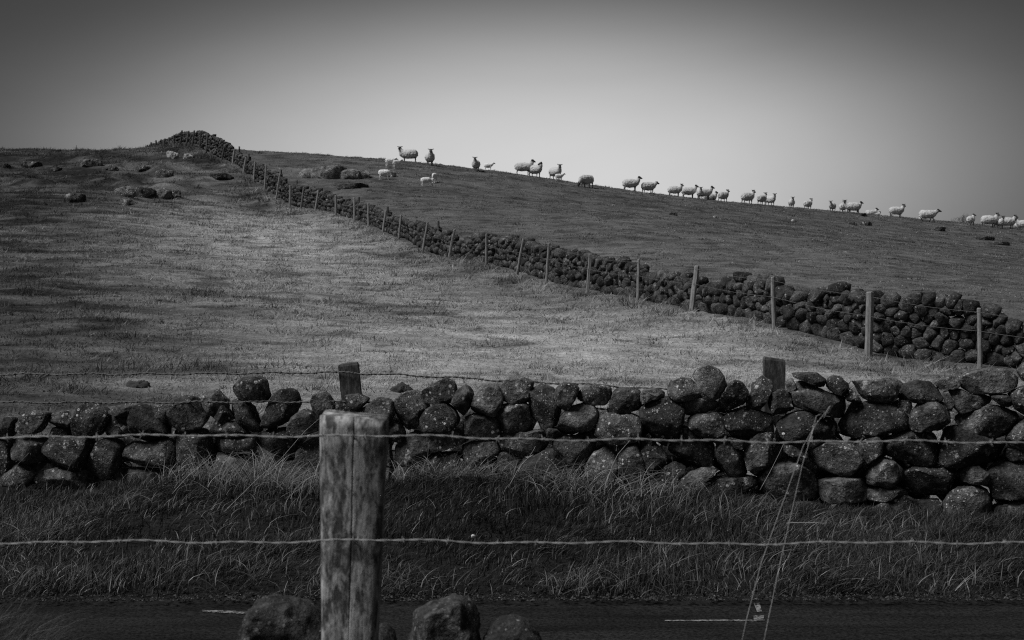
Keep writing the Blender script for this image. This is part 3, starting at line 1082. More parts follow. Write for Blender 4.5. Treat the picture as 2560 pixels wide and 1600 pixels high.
# ------------------------------------------------------------------ tubes, posts, wires
def tube(path, radii, sides=6, cap=True, twist=0.0):
    path = np.asarray(path, dtype=float)
    n = len(path)
    radii = np.broadcast_to(np.asarray(radii, dtype=float), (n,))
    T = np.gradient(path, axis=0)
    T /= np.maximum(np.linalg.norm(T, axis=1), 1e-9)[:, None]
    up = np.array([0, 0, 1.0]) if abs(T[0, 2]) < 0.9 else np.array([1.0, 0, 0])
    V = []
    for i in range(n):
        a = np.cross(T[i], up)
        a /= max(np.linalg.norm(a), 1e-9)
        c = np.cross(T[i], a)
        for k_ in range(sides):
            th = 2 * PI * k_ / sides + twist
            V.append(path[i] + radii[i] * (math.cos(th) * a + math.sin(th) * c))
    Fq = []
    for i in range(n - 1):
        for k_ in range(sides):
            k2 = (k_ + 1) % sides
            Fq.append([i * sides + k_, i * sides + k2, (i + 1) * sides + k2, (i + 1) * sides + k_])
    fl = [np.array(Fq)]
    if cap:
        fl.append(np.array([[k_ for k_ in range(sides)][::-1], [(n - 1) * sides + k_ for k_ in range(sides)]]))
    return np.array(V), fl


def join(parts):
    V, quads_, tris_, others, off = [], [], [], {}, 0
    for v_, fl in parts:
        if not isinstance(fl, list):
            fl = [fl]
        V.append(v_)
        for f_ in fl:
            others.setdefault(f_.shape[1], []).append(f_ + off)
        off += len(v_)
    return np.concatenate(V), [np.concatenate(x_) for x_ in others.values()]


def post_mesh(h, r0, r1, lean=(0, 0), seed=0, sides=9, under=0.25):
    """round, hand split stake with a slightly chamfered head, base at the origin"""
    rr = np.random.default_rng(seed)
    zs = [-under, 0, h * 0.25, h * 0.5, h * 0.75, h - 0.02, h]
    V = []
    lob = 1 + 0.10 * rr.normal(size=sides)
    for i, z in enumerate(zs):
        t_ = max(z, 0) / h
        r = (r0 + (r1 - r0) * t_) * (0.82 if i == len(zs) - 1 else 1)
        cx_, cy_ = lean[0] * z / h + rr.normal() * 0.004, lean[1] * z / h
        slope = rr.normal() * 0.15 if i == len(zs) - 1 else 0
        for k_ in range(sides):
            th = 2 * PI * k_ / sides
            rk = r * lob[k_] * (1 + 0.03 * rr.normal())
            V.append((cx_ + rk * math.cos(th), cy_ + rk * math.sin(th), z + slope * rk * math.cos(th)))
    Fq = []
    for i in range(len(zs) - 1):
        for k_ in range(sides):
            k2 = (k_ + 1) % sides
            Fq.append([i * sides + k_, i * sides + k2, (i + 1) * sides + k2, (i + 1) * sides + k_])
    n = len(zs)
    fl = [np.array(Fq), np.array([[(n - 1) * sides + k_ for k_ in range(sides)]])]
    return np.array(V), fl


# post heads as seen in the photograph: (foot column, foot row, distance) -> (head column, head row)
HEADS = {2450: (2451, 770), 2170: (2173, 729), 1934: (1933, 692), 1727: (1743, 664), 1594: (1597, 648), 1468: (1475, 634), 1366: (1373, 607),
         1292: (1309, 597), 1216: (1217, 584), 1121: (1137, 573), 1056: (1069, 556), 997: (1003, 537), 956: (965, 526), 921: (921, 508),
         886: (886, 493), 840: (840, 488), 788: (796, 476), 752: (760, 467), 725: (726, 463), 690: (700, 434), 661: (666, 408), 634: (638, 404),
         608: (615, 393), 581: (586, 373), 555: (561, 366), 515: (519, 338), 498: (503, 328), 480: (486, 326), 466: (472, 327), 451: (455, 326),
         434: (436, 337), 421: (424, 343), 407: (412, 349), 390: (390, 356), 378: (378, 361), 368: (368, 367), 358: (358, 371)}
ff = empty('wire_fence', tuple(P3(*FENCE[2])))
tag(ff, 'long post and wire fence with silvered round posts running uphill against the field wall', 'fence')
tops, feet = [], []
for px, py, d in FENCE:
    X, Y = (px - CX) / F * d, d
    Z = float(zf(X, Y))
    if px > 2500:
        hx, hz = X, Z + 1.1
    else:
        hpx, hpy = HEADS[px]
        hx = (hpx - CX) / F * d
        hz = EYE - (hpy - HY) / F * d
        hz = min(max(hz, Z + 0.75), Z + (1.55 if px > 600 else 2.3))
    h = hz - Z
    thick = 0.047 if d < 60 else 0.056
    if px == 2170:
        thick = 0.085
    if px in (725, 1727):
        thick = 0.07
    if px < 560:
        thick = 0.062
    V, fl = post_mesh(h, thick, thick * 0.95, (hx - X, random.uniform(-.04, .04)), int(px))
    o = link('post', mesh_np('post', V, fl, False), M['far_wood'] if px > 560 else M['dark_wood'], ff)  # hilltop posts: backlit shade put into the colour as darker wood
    o.location = Vector((X, Y, Z)) - ff.location
    o.rotation_euler = (0, 0, 0)
    feet.append((X, Y, Z))
    tops.append((hx, Y, hz))
for lev, frac in enumerate((0.93, 0.62)):
    pth = []
    for (a, b_) in zip(feet, tops):
        a, b_ = np.array(a), np.array(b_)
        pth.append(a + (b_ - a) * frac + np.array([-0.03, -0.06, 0]))
    fine_ = []
    for p0, p1 in zip(pth[:-1], pth[1:]):
        for t_ in np.linspace(0, 1, 5)[:-1]:
            fine_.append(p0 + (p1 - p0) * t_ - np.array([0, 0, 0.04 * math.sin(PI * t_)]))
    fine_.append(pth[-1])
    V, fl = tube(np.array(fine_), 0.0045, 4)
    link('wire', mesh_np('wire', V - np.array(ff.location), fl), M['old_wire'], ff)

# fence on the sheep side of that wall: only its post heads look over the stones
bf = empty('wire_fence', (-12, 74, 3))
tag(bf, 'line of dark post heads showing over the far side of the field wall', 'fence')
for px, hy_, d in ((598, 366, 91.0), (622, 384, 88.5), (703, 424, 82.0), (742, 450, 79.0), (897, 492, 68.2), (969, 516, 62.6), (1096, 552, 53.8)):
    X = (px - CX) / F * d
    Y = d
    Z = float(zf(X, Y))
    hz = max(EYE - (hy_ - HY) / F * d, Z + 0.9)
    V, fl = post_mesh(hz - Z, 0.055, 0.05, (0, 0), int(px) + 3)
    o = link('post', mesh_np('post', V, fl, False), M['dark_wood'], bf)
    o.location = Vector((X, Y, Z)) - bf.location

# ------------------------------------------------------------------ fence directly behind the roadside wall
def board_mesh(wd, dp, h, under, lean, skew, seed):
    rr = np.random.default_rng(seed)
    V, Fq = [], []
    zs = np.concatenate([[-under], np.linspace(0, h - 0.02, 7), [h]])
    ring = [(-1, -1), (-.3, -1.02), (.35, -0.98), (1, -1), (1.02, .1), (1, 1), (0, 1), (-1, 1)]
    for i, z in enumerate(zs):
        k_ = 0.9 if i == len(zs) - 1 else 1
        for a, c in ring:
            V.append((a * wd / 2 * k_ + lean * z + rr.normal() * 0.002, c * dp / 2 * k_, z + (skew * a * wd / 2 if i >= len(zs) - 2 else 0) + rr.normal() * 0.002))
    n = len(ring)
    for i in range(len(zs) - 1):
        for k_ in range(n):
            k2 = (k_ + 1) % n
            Fq.append([i * n + k_, i * n + k2, (i + 1) * n + k2, (i + 1) * n + k_])
    return np.array(V), [np.array(Fq), np.array([[(len(zs) - 1) * n + k_ for k_ in range(n)]])]


def barb_mesh(size, r):
    parts = []
    for a in (0.5, 2.1):
        d_ = np.array([0.35 * math.cos(a * 3), math.cos(a), math.sin(a)])
        d_ /= np.linalg.norm(d_)
        parts.append(tube([-d_ * size + [0.003, 0, 0], d_ * 0.0, d_ * size], [r * 0.5, r, r * 0.5], 5))
    th = np.linspace(0, 4 * PI, 15)
    parts.append(tube(np.stack([np.linspace(-0.006, 0.006, 15) * size / 0.016, np.cos(th) * r * 2.6, np.sin(th) * r * 2.6], 1), r * 0.9, 5))
    V, fl = join(parts)
    return mesh_np('barb', V, fl)


def barbed_wire(parent, pts, rad, pitch, barb_step, mat, barb_size, seed, max_barbs=60, sides=5):
    """a two-strand twisted wire with its barbs, through the given points"""
    rr = np.random.default_rng(seed)
    pts = np.asarray(pts, dtype=float)
    seg = np.concatenate([[0], np.cumsum(np.linalg.norm(np.diff(pts, axis=0), axis=1))])
    s = np.arange(0, seg[-1], pitch / 8)
    base = np.stack([np.interp(s, seg, pts[:, i]) for i in range(3)], 1)
    base[:, 2] += 0.0035 * np.sin(s * 11 + seed) * (rad / 0.0022) + 0.002 * np.sin(s * 27 + 1)
    parts = []
    for ph in (0, PI):
        th = s / pitch * 2 * PI + ph + 0.6 * np.sin(s * 7)
        off = np.stack([np.zeros_like(s), np.cos(th), np.sin(th)], 1) * rad * 1.05
        parts.append(tube(base + off, rad, sides))
    V, fl = join(parts)
    o = link('wire', mesh_np('wire', V - np.array(parent.location), fl), mat, parent)
    bm_ = barb_mesh(barb_size, rad * 0.8)
    bm_.materials.append(mat)
    k_ = 0
    for q in np.arange(barb_step * 0.4, seg[-1], barb_step):
        if k_ >= max_barbs:
            break
        q = q + rr.normal() * barb_step * 0.05
        p = np.array([np.interp(q, s, base[:, i]) for i in range(3)])
        bo = bpy.data.objects.new('barb', bm_)
        COL.objects.link(bo)
        bo.parent = o
        bo.location = Vector(p) - parent.location
        bo.rotation_euler = (rr.uniform(0, 6.28), rr.uniform(-.3, .3), rr.uniform(-.3, .3))
        k_ += 1
    return o


D2 = 13.05
mf = empty('wire_fence', tuple(P3(872, 1300, D2)))
tag(mf, 'barbed wire fence on two dark flat-topped board posts just behind the roadside wall', 'fence')
for (xl, xr, yt, lean, skew, sd, dpt) in ((846, 896, 908, -0.10, 0.12, 1, 12.75), (1909, 1961, 895, 0.0, -0.12, 2, 12.4)):
    xc = (xl + xr) / 2
    X = (xc - CX) / F * dpt
    top_z = EYE - (yt - HY) / F * dpt
    Z = float(zf(X, dpt))
    wd = (xr - xl) / F * dpt
    h = top_z - Z
    V, fl = board_mesh(wd, 0.09, h, 0.2, lean, skew, sd)
    o = link('post', mesh_np('post', V, fl, False), M['dark_wood'], mf)
    o.location = Vector((X - lean * h, dpt, Z)) - mf.location


def through(pix, d_of):
    return [P3(px, py, d_of(px)) for px, py in pix]


dline = lambda px: 12.68 - (px - 871) * (0.35 / 1064)
barbed_wire(mf, through([(-500, 937), (0, 936), (400, 935), (846, 931), (900, 933), (1100, 942), (1300, 954), (1500, 963), (1700, 977), (1915, 985), (2600, 1000)], dline),
            0.0042, 0.12, 0.165, M['old_wire'], 0.016, 3, 80, 4)
barbed_wire(mf, through([(-500, 1008), (0, 1006), (400, 1006), (850, 1004), (1300, 1012), (1915, 1040), (2600, 1050)], dline),
            0.0042, 0.12, 0.165, M['old_wire'], 0.016, 4, 80, 4)

# ------------------------------------------------------------------ near fence: post and two barbed wires
DP = 3.5
nf = empty('barbed_wire_fence', (float((885 - CX) / F * DP), DP + 0.03, EYE - 1.65))
tag(nf, 'near barbed wire fence with one thick weathered post and two twisted strands', 'fence')
# post outline: wide head, tapering a little towards the ground, one long drying crack
hw_top, hw_bot = 0.0815, 0.066
z_top = EYE - (1038 - HY) / F * DP
Vp, Fp = [], []
zs = np.linspace(EYE - 1.95, z_top, 60)
fa = [-1.0, -0.97, -0.9, -0.78, -0.62, -0.45, -0.28, -0.12, 0.0, 0.036, 0.05, 0.064, 0.10, 0.2, 0.34, 0.5, 0.66, 0.8, 0.91, 0.97, 1.0]
ring = [(a_, -(1 - max(0, (abs(a_) - 0.86) / 0.14) ** 2.2 * 0.30) - 0.10 * (1 - a_ * a_)) for a_ in fa]
ring += [(1.0, -0.3), (1.0, 0.2), (0.98, 0.75), (0.85, 0.97), (0.4, 1.0), (-0.2, 1.0), (-0.85, 0.97), (-0.98, 0.75), (-1.0, 0.2), (-1.0, -0.3)]
NS = len(ring)
rr = np.random.default_rng(5)
for i, z in enumerate(zs):
    t_ = (z - zs[0]) / (zs[-1] - zs[0])
    vis = np.clip((z - (z_top - 0.56)) / 0.56, -0.6, 1)
    cx_ = ((888 - CX) + (-12) * (1 - vis)) / F * DP
    hw = hw_bot + (hw_top - hw_bot) * vis
    endk = 1.0 if i < 58 else (0.997 if i == 58 else 0.985)
    for k_, (a, c) in enumerate(ring):
        wob = 0.0035 * float(n2(np.array([a * 2.0]), np.array([z * 7 + c]), 1.0, 3, 71)[0])
        x_ = cx_ + (a * hw + wob * np.sign(a)) * endk
        y_ = DP + c * 0.058 * endk + (wob * 0.7 if c < 0 else 0)
        if c < -0.6 and abs(a - 0.05) < 0.025:
            y_ += (0.010 if abs(a - 0.05) < 0.005 else 0.0) * (1 if t_ > 0.45 else max(0, (t_ - 0.25) / 0.2))     # the crack down its face
        zz = z
        if i == 59:
            zz = z + 0.009 * float(n2(np.array([a * 1.5]), np.array([c]), 1.0, 2, 72)[0]) - 0.006 * a
        Vp.append((x_, y_, zz))
for i in range(len(zs) - 1):
    for k_ in range(NS):
        k2 = (k_ + 1) % NS
        Fp.append([i * NS + k_, i * NS + k2, (i + 1) * NS + k2, (i + 1) * NS + k_])
Vp = np.array(Vp) - np.array(nf.location)
me = mesh_np('post', Vp, [np.array(Fp), np.array([[(len(zs) - 1) * NS + k_ for k_ in range(NS)]])])
link('post', me, M['post_wood'], nf)
post_o = [q for q in nf.children if q.name.startswith('post')][0]
for sx_, sz_ in ((884, 1089), (886, 1351)):
    c_ = P3(sx_, sz_, 3.428)
    V, fl = tube([c_ + np.array(q) for q in ((-0.004, 0.03, 0.010), (-0.003, -0.004, 0.008), (0.001, -0.008, 0.0), (0.004, -0.004, -0.008), (0.005, 0.03, -0.010))], 0.0016, 6)
    link('staple', mesh_np('staple', V - np.array(nf.location), fl), M['old_wire'], post_o)
dw = lambda px: 3.425
barbed_wire(nf, through([(-1600, 1098), (-600, 1097), (0, 1094), (250, 1089), (600, 1091), (800, 1088), (960, 1090), (1250, 1096), (1450, 1099), (1800, 1103), (2560, 1106), (3300, 1104), (4200, 1098)], dw),
            0.0013, 0.075, 0.108, M['wire'], 0.013, 11, 90, 6)
barbed_wire(nf, through([(-1600, 1366), (-600, 1362), (0, 1357), (250, 1353), (500, 1357), (800, 1352), (960, 1351), (1300, 1356), (1800, 1359), (2560, 1356), (3300, 1352), (4200, 1350)], dw),
            0.00125, 0.08, 0.112, M['wire'], 0.011, 12, 90, 6)

# ------------------------------------------------------------------ stones of the retaining wall at the photographer's feet
rw = empty('retaining_wall', (0, 4.4, 0.5))
tag(rw, 'low mossy retaining wall whose boulder tops show behind the near post', 'stone wall')
NEAR = [
 [(588, 1690), (586, 1612), (604, 1572), (622, 1532), (645, 1508), (680, 1500), (729, 1504), (782, 1518), (812, 1548), (822, 1615), (815, 1690)],
 [(1006, 1680), (1014, 1575), (1040, 1535), (1081, 1513), (1127, 1500), (1167, 1510), (1188, 1526), (1198, 1560), (1202, 1630), (1188, 1690)],
 [(1198, 1700), (1206, 1605), (1237, 1562), (1286, 1553), (1326, 1562), (1348, 1584), (1368, 1632), (1364, 1700)],
 [(934, 1690), (938, 1578), (950, 1572), (968, 1580), (984, 1600), (992, 1634), (988, 1690)],
]
along0, across0, rot0 = along, across, rot_wall
along, across, rot_wall = np.array([1.0, 0, 0]), np.array([0, 1.0, 0]), 0.0
for k_, pts in enumerate(NEAR):
    place_stone(rw, pts, lambda u_: 4.12, 0.3, 300 + k_, M['near_stone'], 5, 0.97, 0.0, rough=0.075, cuts=10, e=0.7)
k_ = 0
for row_, (z_, yy) in enumerate(((0.12, 4.58), (0.36, 4.55), (0.62, 4.5), (0.88, 4.46))):
    x = -3.2
    while x < 3.4:
        wd = random.uniform(0.24, 0.4)
        ht = random.uniform(0.24, 0.3)
        n = 7
        poly = [(wd / 2 * math.cos(2 * PI * (i + random.uniform(-.2, .2)) / n) * 1.1, ht / 2 * math.sin(2 * PI * (i + random.uniform(-.2, .2)) / n) * 1.1) for i in range(n)]
        V, Fc = stone_verts(poly, 0.34, 2, 7000 + k_, 1.05)
        o = link('stone', mesh_np('stone', V * np.array([1, -1, 1]), Fc[:, ::-1]), M['near_stone'], rw)
        o.location = Vector((x + wd / 2, yy, z_)) - rw.location
        x += wd * 0.95
        k_ += 1
along, across, rot_wall = along0, across0, rot0

# ------------------------------------------------------------------ rocks lying on the hill
def on_ground(px, py, d_guess):
    """where the slope is at that spot of the photograph; the skyline itself when the spot lies above it"""
    ds = np.arange(55, 125, 0.1)
    gz = zf((px - CX) / F * ds, ds, True)
    el = (gz - EYE) / ds
    want = (HY - py) / F
    hit = np.nonzero(el >= want)[0]
    if len(hit) and el.max() - want > 0.0004:
        d_ = ds[hit[0]]
    else:
        d_ = ds[int(np.argmax(el))]
    if abs(d_ - d_guess) > 16:
        d_ = d_guess
    return float(d_)


ROCKS = [  # px, foot row, width px, height px, distance, label
 (187, 508, 54, 27, 71, 'dark squat rock on its own, leftmost of the rocks in the left field'),
 (316, 515, 36, 22, 70, 'small round dark rock with a pale top, lowest of the rock group'),
 (312, 492, 52, 26, 74, 'pale-blotched pointed rock at the left end of the rock cluster'),
 (358, 494, 60, 30, 74.5, 'big dark rock in the middle of the rock cluster'),
 (404, 498, 56, 28, 73.5, 'smooth grey boulder right of the big dark rock'),
 (438, 498, 30, 23, 74, 'pale-edged boulder at the right end of the rock cluster'),
 (228, 418, 62, 22, 92, 'flat dark outcrop with a white streak, high in the left field'),
 (280, 428, 30, 15, 90, 'small dark outcrop right of the flat streaked one'),
 (80, 420, 58, 17, 92, 'long dark outcrop high near the left edge of the field'),
 (15, 422, 24, 12, 91, 'little dark outcrop at the very left edge of the field'),
 (140, 430, 28, 13, 89, 'low dark hump below the long dark outcrop'),
 (410, 444, 44, 20, 85, 'dark rock with a pale cap below the hilltop mound'),
 (360, 430, 40, 13, 89, 'low peaty hump left of the pale-capped rock'),
 (430, 398, 30, 19, 95, 'white-faced rock just under the hilltop wall'),
 (470, 398, 30, 15, 95, 'grey half-buried rock right of the white-faced one'),
 (552, 450, 60, 16, 84, 'long dark bank of peat beside the climbing fence'),
 (824, 448, 66, 36, 88, 'broad dark slab of the crag behind the field wall'),
 (872, 449, 40, 28, 88.5, 'pale-topped block at the right end of the crag'),
 (905, 446, 26, 22, 89, 'narrow upright block right of the crag'),
 (770, 446, 40, 24, 88, 'grass-fringed grey rock at the left end of the crag'),
 (972, 443, 40, 14, 88, 'pale flat stone beside the grazing lamb'),
 (880, 472, 80, 14, 81, 'long dark turf step below the crag'),
 (2158, 585, 18, 10, 102, 'small round dark stone on the right slope'),
 (2165, 566, 30, 12, 106, 'dark stone at the foot of the right skyline'),
 (2132, 565, 20, 8, 106, 'low dark stone left of the skyline stone'),
 (2345, 579, 40, 11, 108, 'dark patchy outcrop under the bare shrub'),
 (2460, 602, 60, 10, 100, 'dark hump near the right edge of the slope'),
 (2500, 614, 50, 9, 98, 'lower dark hump at the right edge of the slope'),
 (1683, 540, 20, 8, 86, 'tiny dark rock in the middle of the right slope'),
 (1790, 546, 14, 6, 86, 'tiny pale rock in the middle of the right slope'),
 (1985, 556, 14, 7, 92, 'small pale stone below the skyline pair of ewes'),
]
ROCKS = [(px, py, wpx, hpx, on_ground(px, py - 2, d), lab) for px, py, wpx, hpx, d, lab in ROCKS]
for k_, (px, py, wpx, hpx, d, lab) in enumerate(ROCKS):
    X = (px - CX) / F * d
    Y = d
    Z = float(zf(X, Y))
    wd, ht = wpx / F * d, hpx / F * d
    n = 9
    poly = []
    for i in range(n):
        th_ = 2 * PI * (i + random.uniform(-.28, .28)) / n
        c_, s_ = math.cos(th_), math.sin(th_)
        q_ = 0.38 if 'crag' in lab else 0.65
        poly.append((wd * 0.52 * math.copysign(abs(c_) ** q_, c_) * random.uniform(0.88, 1.06), ht * 0.62 * math.copysign(abs(s_) ** q_, s_) * random.uniform(0.8, 1.08)))
    if 'crag' in lab and 'turf' not in lab:
        poly = [(a_ * 1.35, b_) for a_, b_ in poly]
    V, Fc = stone_verts(poly, max(0.6 * wd, ht), 4, 8000 + k_, 1.05, e=0.6, rough=0.15, cuts=11) if 'crag' not in lab else stone_verts(poly, max(0.6 * wd, ht), 4, 8000 + k_, 1.1, e=0.38, rough=0.09, cuts=12, smooth_win=3)
    mt = M['crag'] if 'crag' in lab and 'turf' not in lab else M['rock']
    if lab.startswith(('pale', 'white', 'tiny pale', 'small pale', 'smooth grey', 'grey', 'flat dark outcrop with', 'dark rock with a pale', 'small round dark rock with')):
        mt = M['pale_slab'] if ('flat stone' in lab or 'white-faced' in lab or lab.startswith(('tiny', 'small pale'))) else M['pale_rock']
    o = link('rock', mesh_np('rock', V, Fc), mt)
    o.location = (X, Y, Z + ht * 0.22)
    o.rotation_euler = (0, 0, random.uniform(-.3, .3))
    tag(o, lab, 'rock', 'rocks scattered on the hillside')

# ------------------------------------------------------------------ sheep
def ring_sweep(secs, sides=12):
    """secs: list of (centre, half width, half height, tangent)"""
    V, Fq = [], []
    for c, rw_, rh_, tg in secs:
        tg = np.array(tg, dtype=float)
        tg /= np.linalg.norm(tg)
        a = np.cross(np.array([0, 0, 1.0]), tg)
        if np.linalg.norm(a) < 0.05:
            a = np.array([0, 1.0, 0])
        a /= np.linalg.norm(a)
        u_ = np.cross(tg, a)
        for k_ in range(sides):
            th = 2 * PI * k_ / sides
            V.append(np.array(c) + a * rw_ * math.cos(th) + u_ * rh_ * math.sin(th))
    n = len(secs)
    for i in range(n - 1):
        for k_ in range(sides):
            k2 = (k_ + 1) % sides
            Fq.append([i * sides + k_, i * sides + k2, (i + 1) * sides + k2, (i + 1) * sides + k_])
    return np.array(V), [np.array(Fq), np.array([[k_ for k_ in range(sides)][::-1], [(n - 1) * sides + k_ for k_ in range(sides)]])]


def sheep_mesh(pose='up', yaw=0.0, lamb=False, seed=0, stride=0.0):
    """body along +x, feet at z = 0; pose: up, level, graze, lie; yaw turns the head"""
    rr = np.random.default_rng(seed)
    lieZ = -0.30 if pose == 'lie' else 0.0
    fat = rr.uniform(1.02, 1.16) * (0.78 if lamb else 1.0)
    bz = 0.62 + lieZ
    body = [((-0.60, 0, bz + 0.02), 0.05, 0.06), ((-0.575, 0, bz + 0.01), 0.15, 0.17), ((-0.50, 0, bz), 0.225, 0.245), ((-0.32, 0, bz - 0.005), 0.275, 0.275),
            ((-0.08, 0, bz - 0.02), 0.30, 0.29), ((0.16, 0, bz - 0.015), 0.285, 0.285), ((0.34, 0, bz + 0.01), 0.245, 0.265)]
    if pose == 'graze':
        neck = [((0.48, 0, bz + 0.0), 0.18, 0.20), ((0.60, 0, bz - 0.12), 0.125, 0.14), ((0.68, 0, bz - 0.26), 0.10, 0.115)]
        hp, hdir = np.array([0.72, 0, bz - 0.34]), np.array([0.45, 0, -0.9])
    elif pose == 'level':
        neck = [((0.48, 0, bz + 0.06), 0.185, 0.21), ((0.62, 0, bz + 0.14), 0.13, 0.15), ((0.72, 0, bz + 0.21), 0.10, 0.115)]
        hp, hdir = np.array([0.76, 0, bz + 0.24]), np.array([1, 0, -0.35])
    else:
        neck = [((0.46, 0, bz + 0.08), 0.19, 0.215), ((0.55, 0, bz + 0.20), 0.135, 0.155), ((0.60, 0, bz + 0.32), 0.105, 0.115)]
        hp, hdir = np.array([0.62, 0, bz + 0.39]), np.array([1, 0, -0.38])
    secs = body + neck
    cs = np.array([s_[0] for s_ in secs])
    tg = np.gradient(cs, axis=0)
    parts = [ring_sweep([((c[0], c[1], c[2] - (0.025 if i < 8 else 0)), a * fat, h * (fat * 1.04 if i < 8 else 1.05), tg[i]) for i, (c, a, h) in enumerate(secs)])]
    mats = [0]
    hd = hdir / np.linalg.norm(hdir)
    cy, sy = math.cos(yaw), math.sin(yaw)
    hd = np.array([hd[0] * cy - hd[1] * sy, hd[0] * sy + hd[1] * cy, hd[2]])
    L_ = 0.27
    hs = [(hp - hd * 0.09, 0.08, 0.085), (hp - hd * 0.03, 0.10, 0.11), (hp + hd * 0.05, 0.094, 0.104), (hp + hd * 0.12, 0.07, 0.08), (hp + hd * (L_ - 0.07), 0.05, 0.055), (hp + hd * (L_ - 0.02), 0.042, 0.044), (hp + hd * L_, 0.02, 0.022)]
    parts.append(ring_sweep([(c, a, h, hd) for c, a, h in hs], 10))
    mats.append(1)
    side = np.cross(np.array([0, 0, 1.0]), hd)
    side /= np.linalg.norm(side)
    upv = np.cross(hd, side)
    for sg in (-1, 1):
        b0 = hp - hd * 0.035 + side * sg * 0.065 + upv * 0.055
        e1 = b0 + side * sg * 0.085 + upv * 0.03
        e2 = e1 + side * sg * 0.075 + upv * 0.02
        dr = e2 - b0
        parts.append(ring_sweep([(b0, 0.02, 0.02, dr), (e1, 0.022, 0.042, dr), ((e1 + e2) / 2, 0.018, 0.036, dr), (e2, 0.006, 0.010, dr)], 8))
        mats.append(1)
    # tail
    parts.append(ring_sweep([((-0.56, 0, bz + 0.14), 0.05, 0.05, (-0.5, 0, -1)), ((-0.62, 0, bz + 0.02), 0.05, 0.05, (-0.2, 0, -1)), ((-0.63, 0, bz - 0.14), 0.04, 0.04, (0, 0, -1)), ((-0.625, 0, bz - 0.2), 0.015, 0.015, (0, 0, -1))], 8))
    mats.append(0)
    if pose != 'lie':
        for lx, ly, hind in ((0.30, 0.13, 0), (0.30, -0.13, 0), (-0.40, 0.14, 1), (-0.40, -0.14, 1)):
            sw = stride * (1 if ly > 0 else -1) * (1 if hind else -1)
            if hind:
                pth = [((lx, ly, 0.50), 0.125, 0.15), ((lx + 0.02, ly, 0.40), 0.085, 0.105), ((lx - 0.05 + sw * .3, ly, 0.27), 0.042, 0.05), ((lx - 0.075 + sw * .6, ly, 0.21), 0.036, 0.042), ((lx - 0.05 + sw * .9, ly, 0.10), 0.030, 0.032), ((lx - 0.04 + sw, ly, 0.045), 0.036, 0.04), ((lx - 0.03 + sw, ly, 0.0), 0.034, 0.045)]
            else:
                pth = [((lx, ly, 0.50), 0.10, 0.12), ((lx + 0.01, ly, 0.38), 0.068, 0.075), ((lx + 0.015 + sw * .4, ly, 0.24), 0.040, 0.044), ((lx + 0.01 + sw * .7, ly, 0.13), 0.031, 0.033), ((lx + 0.01 + sw, ly, 0.045), 0.036, 0.04), ((lx + 0.02 + sw, ly, 0.0), 0.034, 0.045)]
            parts.append(ring_sweep([(c, a, h, (0, 0.0001, -1)) for c, a, h in pth], 8))
            mats.append(2)
    else:
        for lx, ly in ((0.34, 0.20), (0.34, -0.20), (-0.36, 0.22), (-0.36, -0.22)):
            parts.append(ring_sweep([((lx - 0.1, ly, 0.12), 0.08, 0.08, (1, 0, 0)), ((lx + 0.05, ly, 0.08), 0.06, 0.06, (1, 0, 0)), ((lx + 0.16, ly, 0.05), 0.04, 0.04, (1, 0, 0)), ((lx + 0.2, ly, 0.045), 0.02, 0.02, (1, 0, 0))], 8))
            mats.append(2)
    V, fl = join(parts)
    pm = np.concatenate([np.full(len(p[0]), m_) for p, m_ in zip(parts, mats)])
    # fuse the pieces into one skin
    tmp = mesh_np('sheep_shell', V, fl)
    ob = bpy.data.objects.new('sheep_shell', tmp)
    COL.objects.link(ob)
    md = ob.modifiers.new('r', 'REMESH')
    md.mode = 'VOXEL'
    md.voxel_size = 0.026
    dg = bpy.context.evaluated_depsgraph_get()
    me = bpy.data.meshes.new_from_object(ob.evaluated_get(dg))
    bpy.data.objects.remove(ob)
    bpy.data.meshes.remove(tmp)
    n = len(me.vertices)
    co = np.empty(n * 3, dtype=np.float32)
    me.vertices.foreach_get('co', co)
    co = co.reshape(-1, 3).astype(float)
    # which piece does each new vertex belong to: nearest original vertex
    near = np.empty(n, dtype=int)
    for i in range(0, n, 2000):
        near[i:i + 2000] = np.argmin(((co[i:i + 2000, None] - V[None]) ** 2).sum(-1), axis=1)
    vm = pm[near]
    woolly = (vm == 0) | ((vm == 2) & (co[:, 2] > 0.36))
    vm = np.where(woolly, 0, vm)
    dsp = fbm(co * 15 + seed, 2, 9) * 0.03 + vnoise(co * 5 + seed, 8) * 0.02
    nr = co - np.array([0, 0, bz])
    nr /= np.maximum(np.linalg.norm(nr, axis=1), 1e-6)[:, None]
    co = co + nr * np.where(vm == 0, dsp, dsp * 0.1)[:, None]
    if lamb:
        # long legs, small body
        co = co * np.array([0.50, 0.44, 0.60])
        lowb = np.clip((co[:, 2] - 0.16) / 0.10, 0, 1)
        co[:, 2] += 0.05 * lowb
    me.vertices.foreach_set('co', co.astype(np.float32).ravel())
    me.name = 'lamb' if lamb else 'sheep'
    me.materials.clear()
    if lamb:
        for q in ('lamb_wool', 'lamb_wool', 'lamb_wool'):
            me.materials.append(M[q])
    else:
        for q in ('wool', 'dark_face', 'leg'):
            me.materials.append(M[q])
    npol = len(me.polygons)
    ls = np.empty(npol, dtype=np.int32)
    me.polygons.foreach_get('loop_start', ls)
    lv = np.empty(len(me.loops), dtype=np.int32)
    me.loops.foreach_get('vertex_index', lv)
    me.polygons.foreach_set('material_index', vm[lv[ls]].astype(np.int32))
    me.polygons.foreach_set('use_smooth', np.ones(npol, dtype=bool))
    me.update()
    return me


R90 = PI / 2
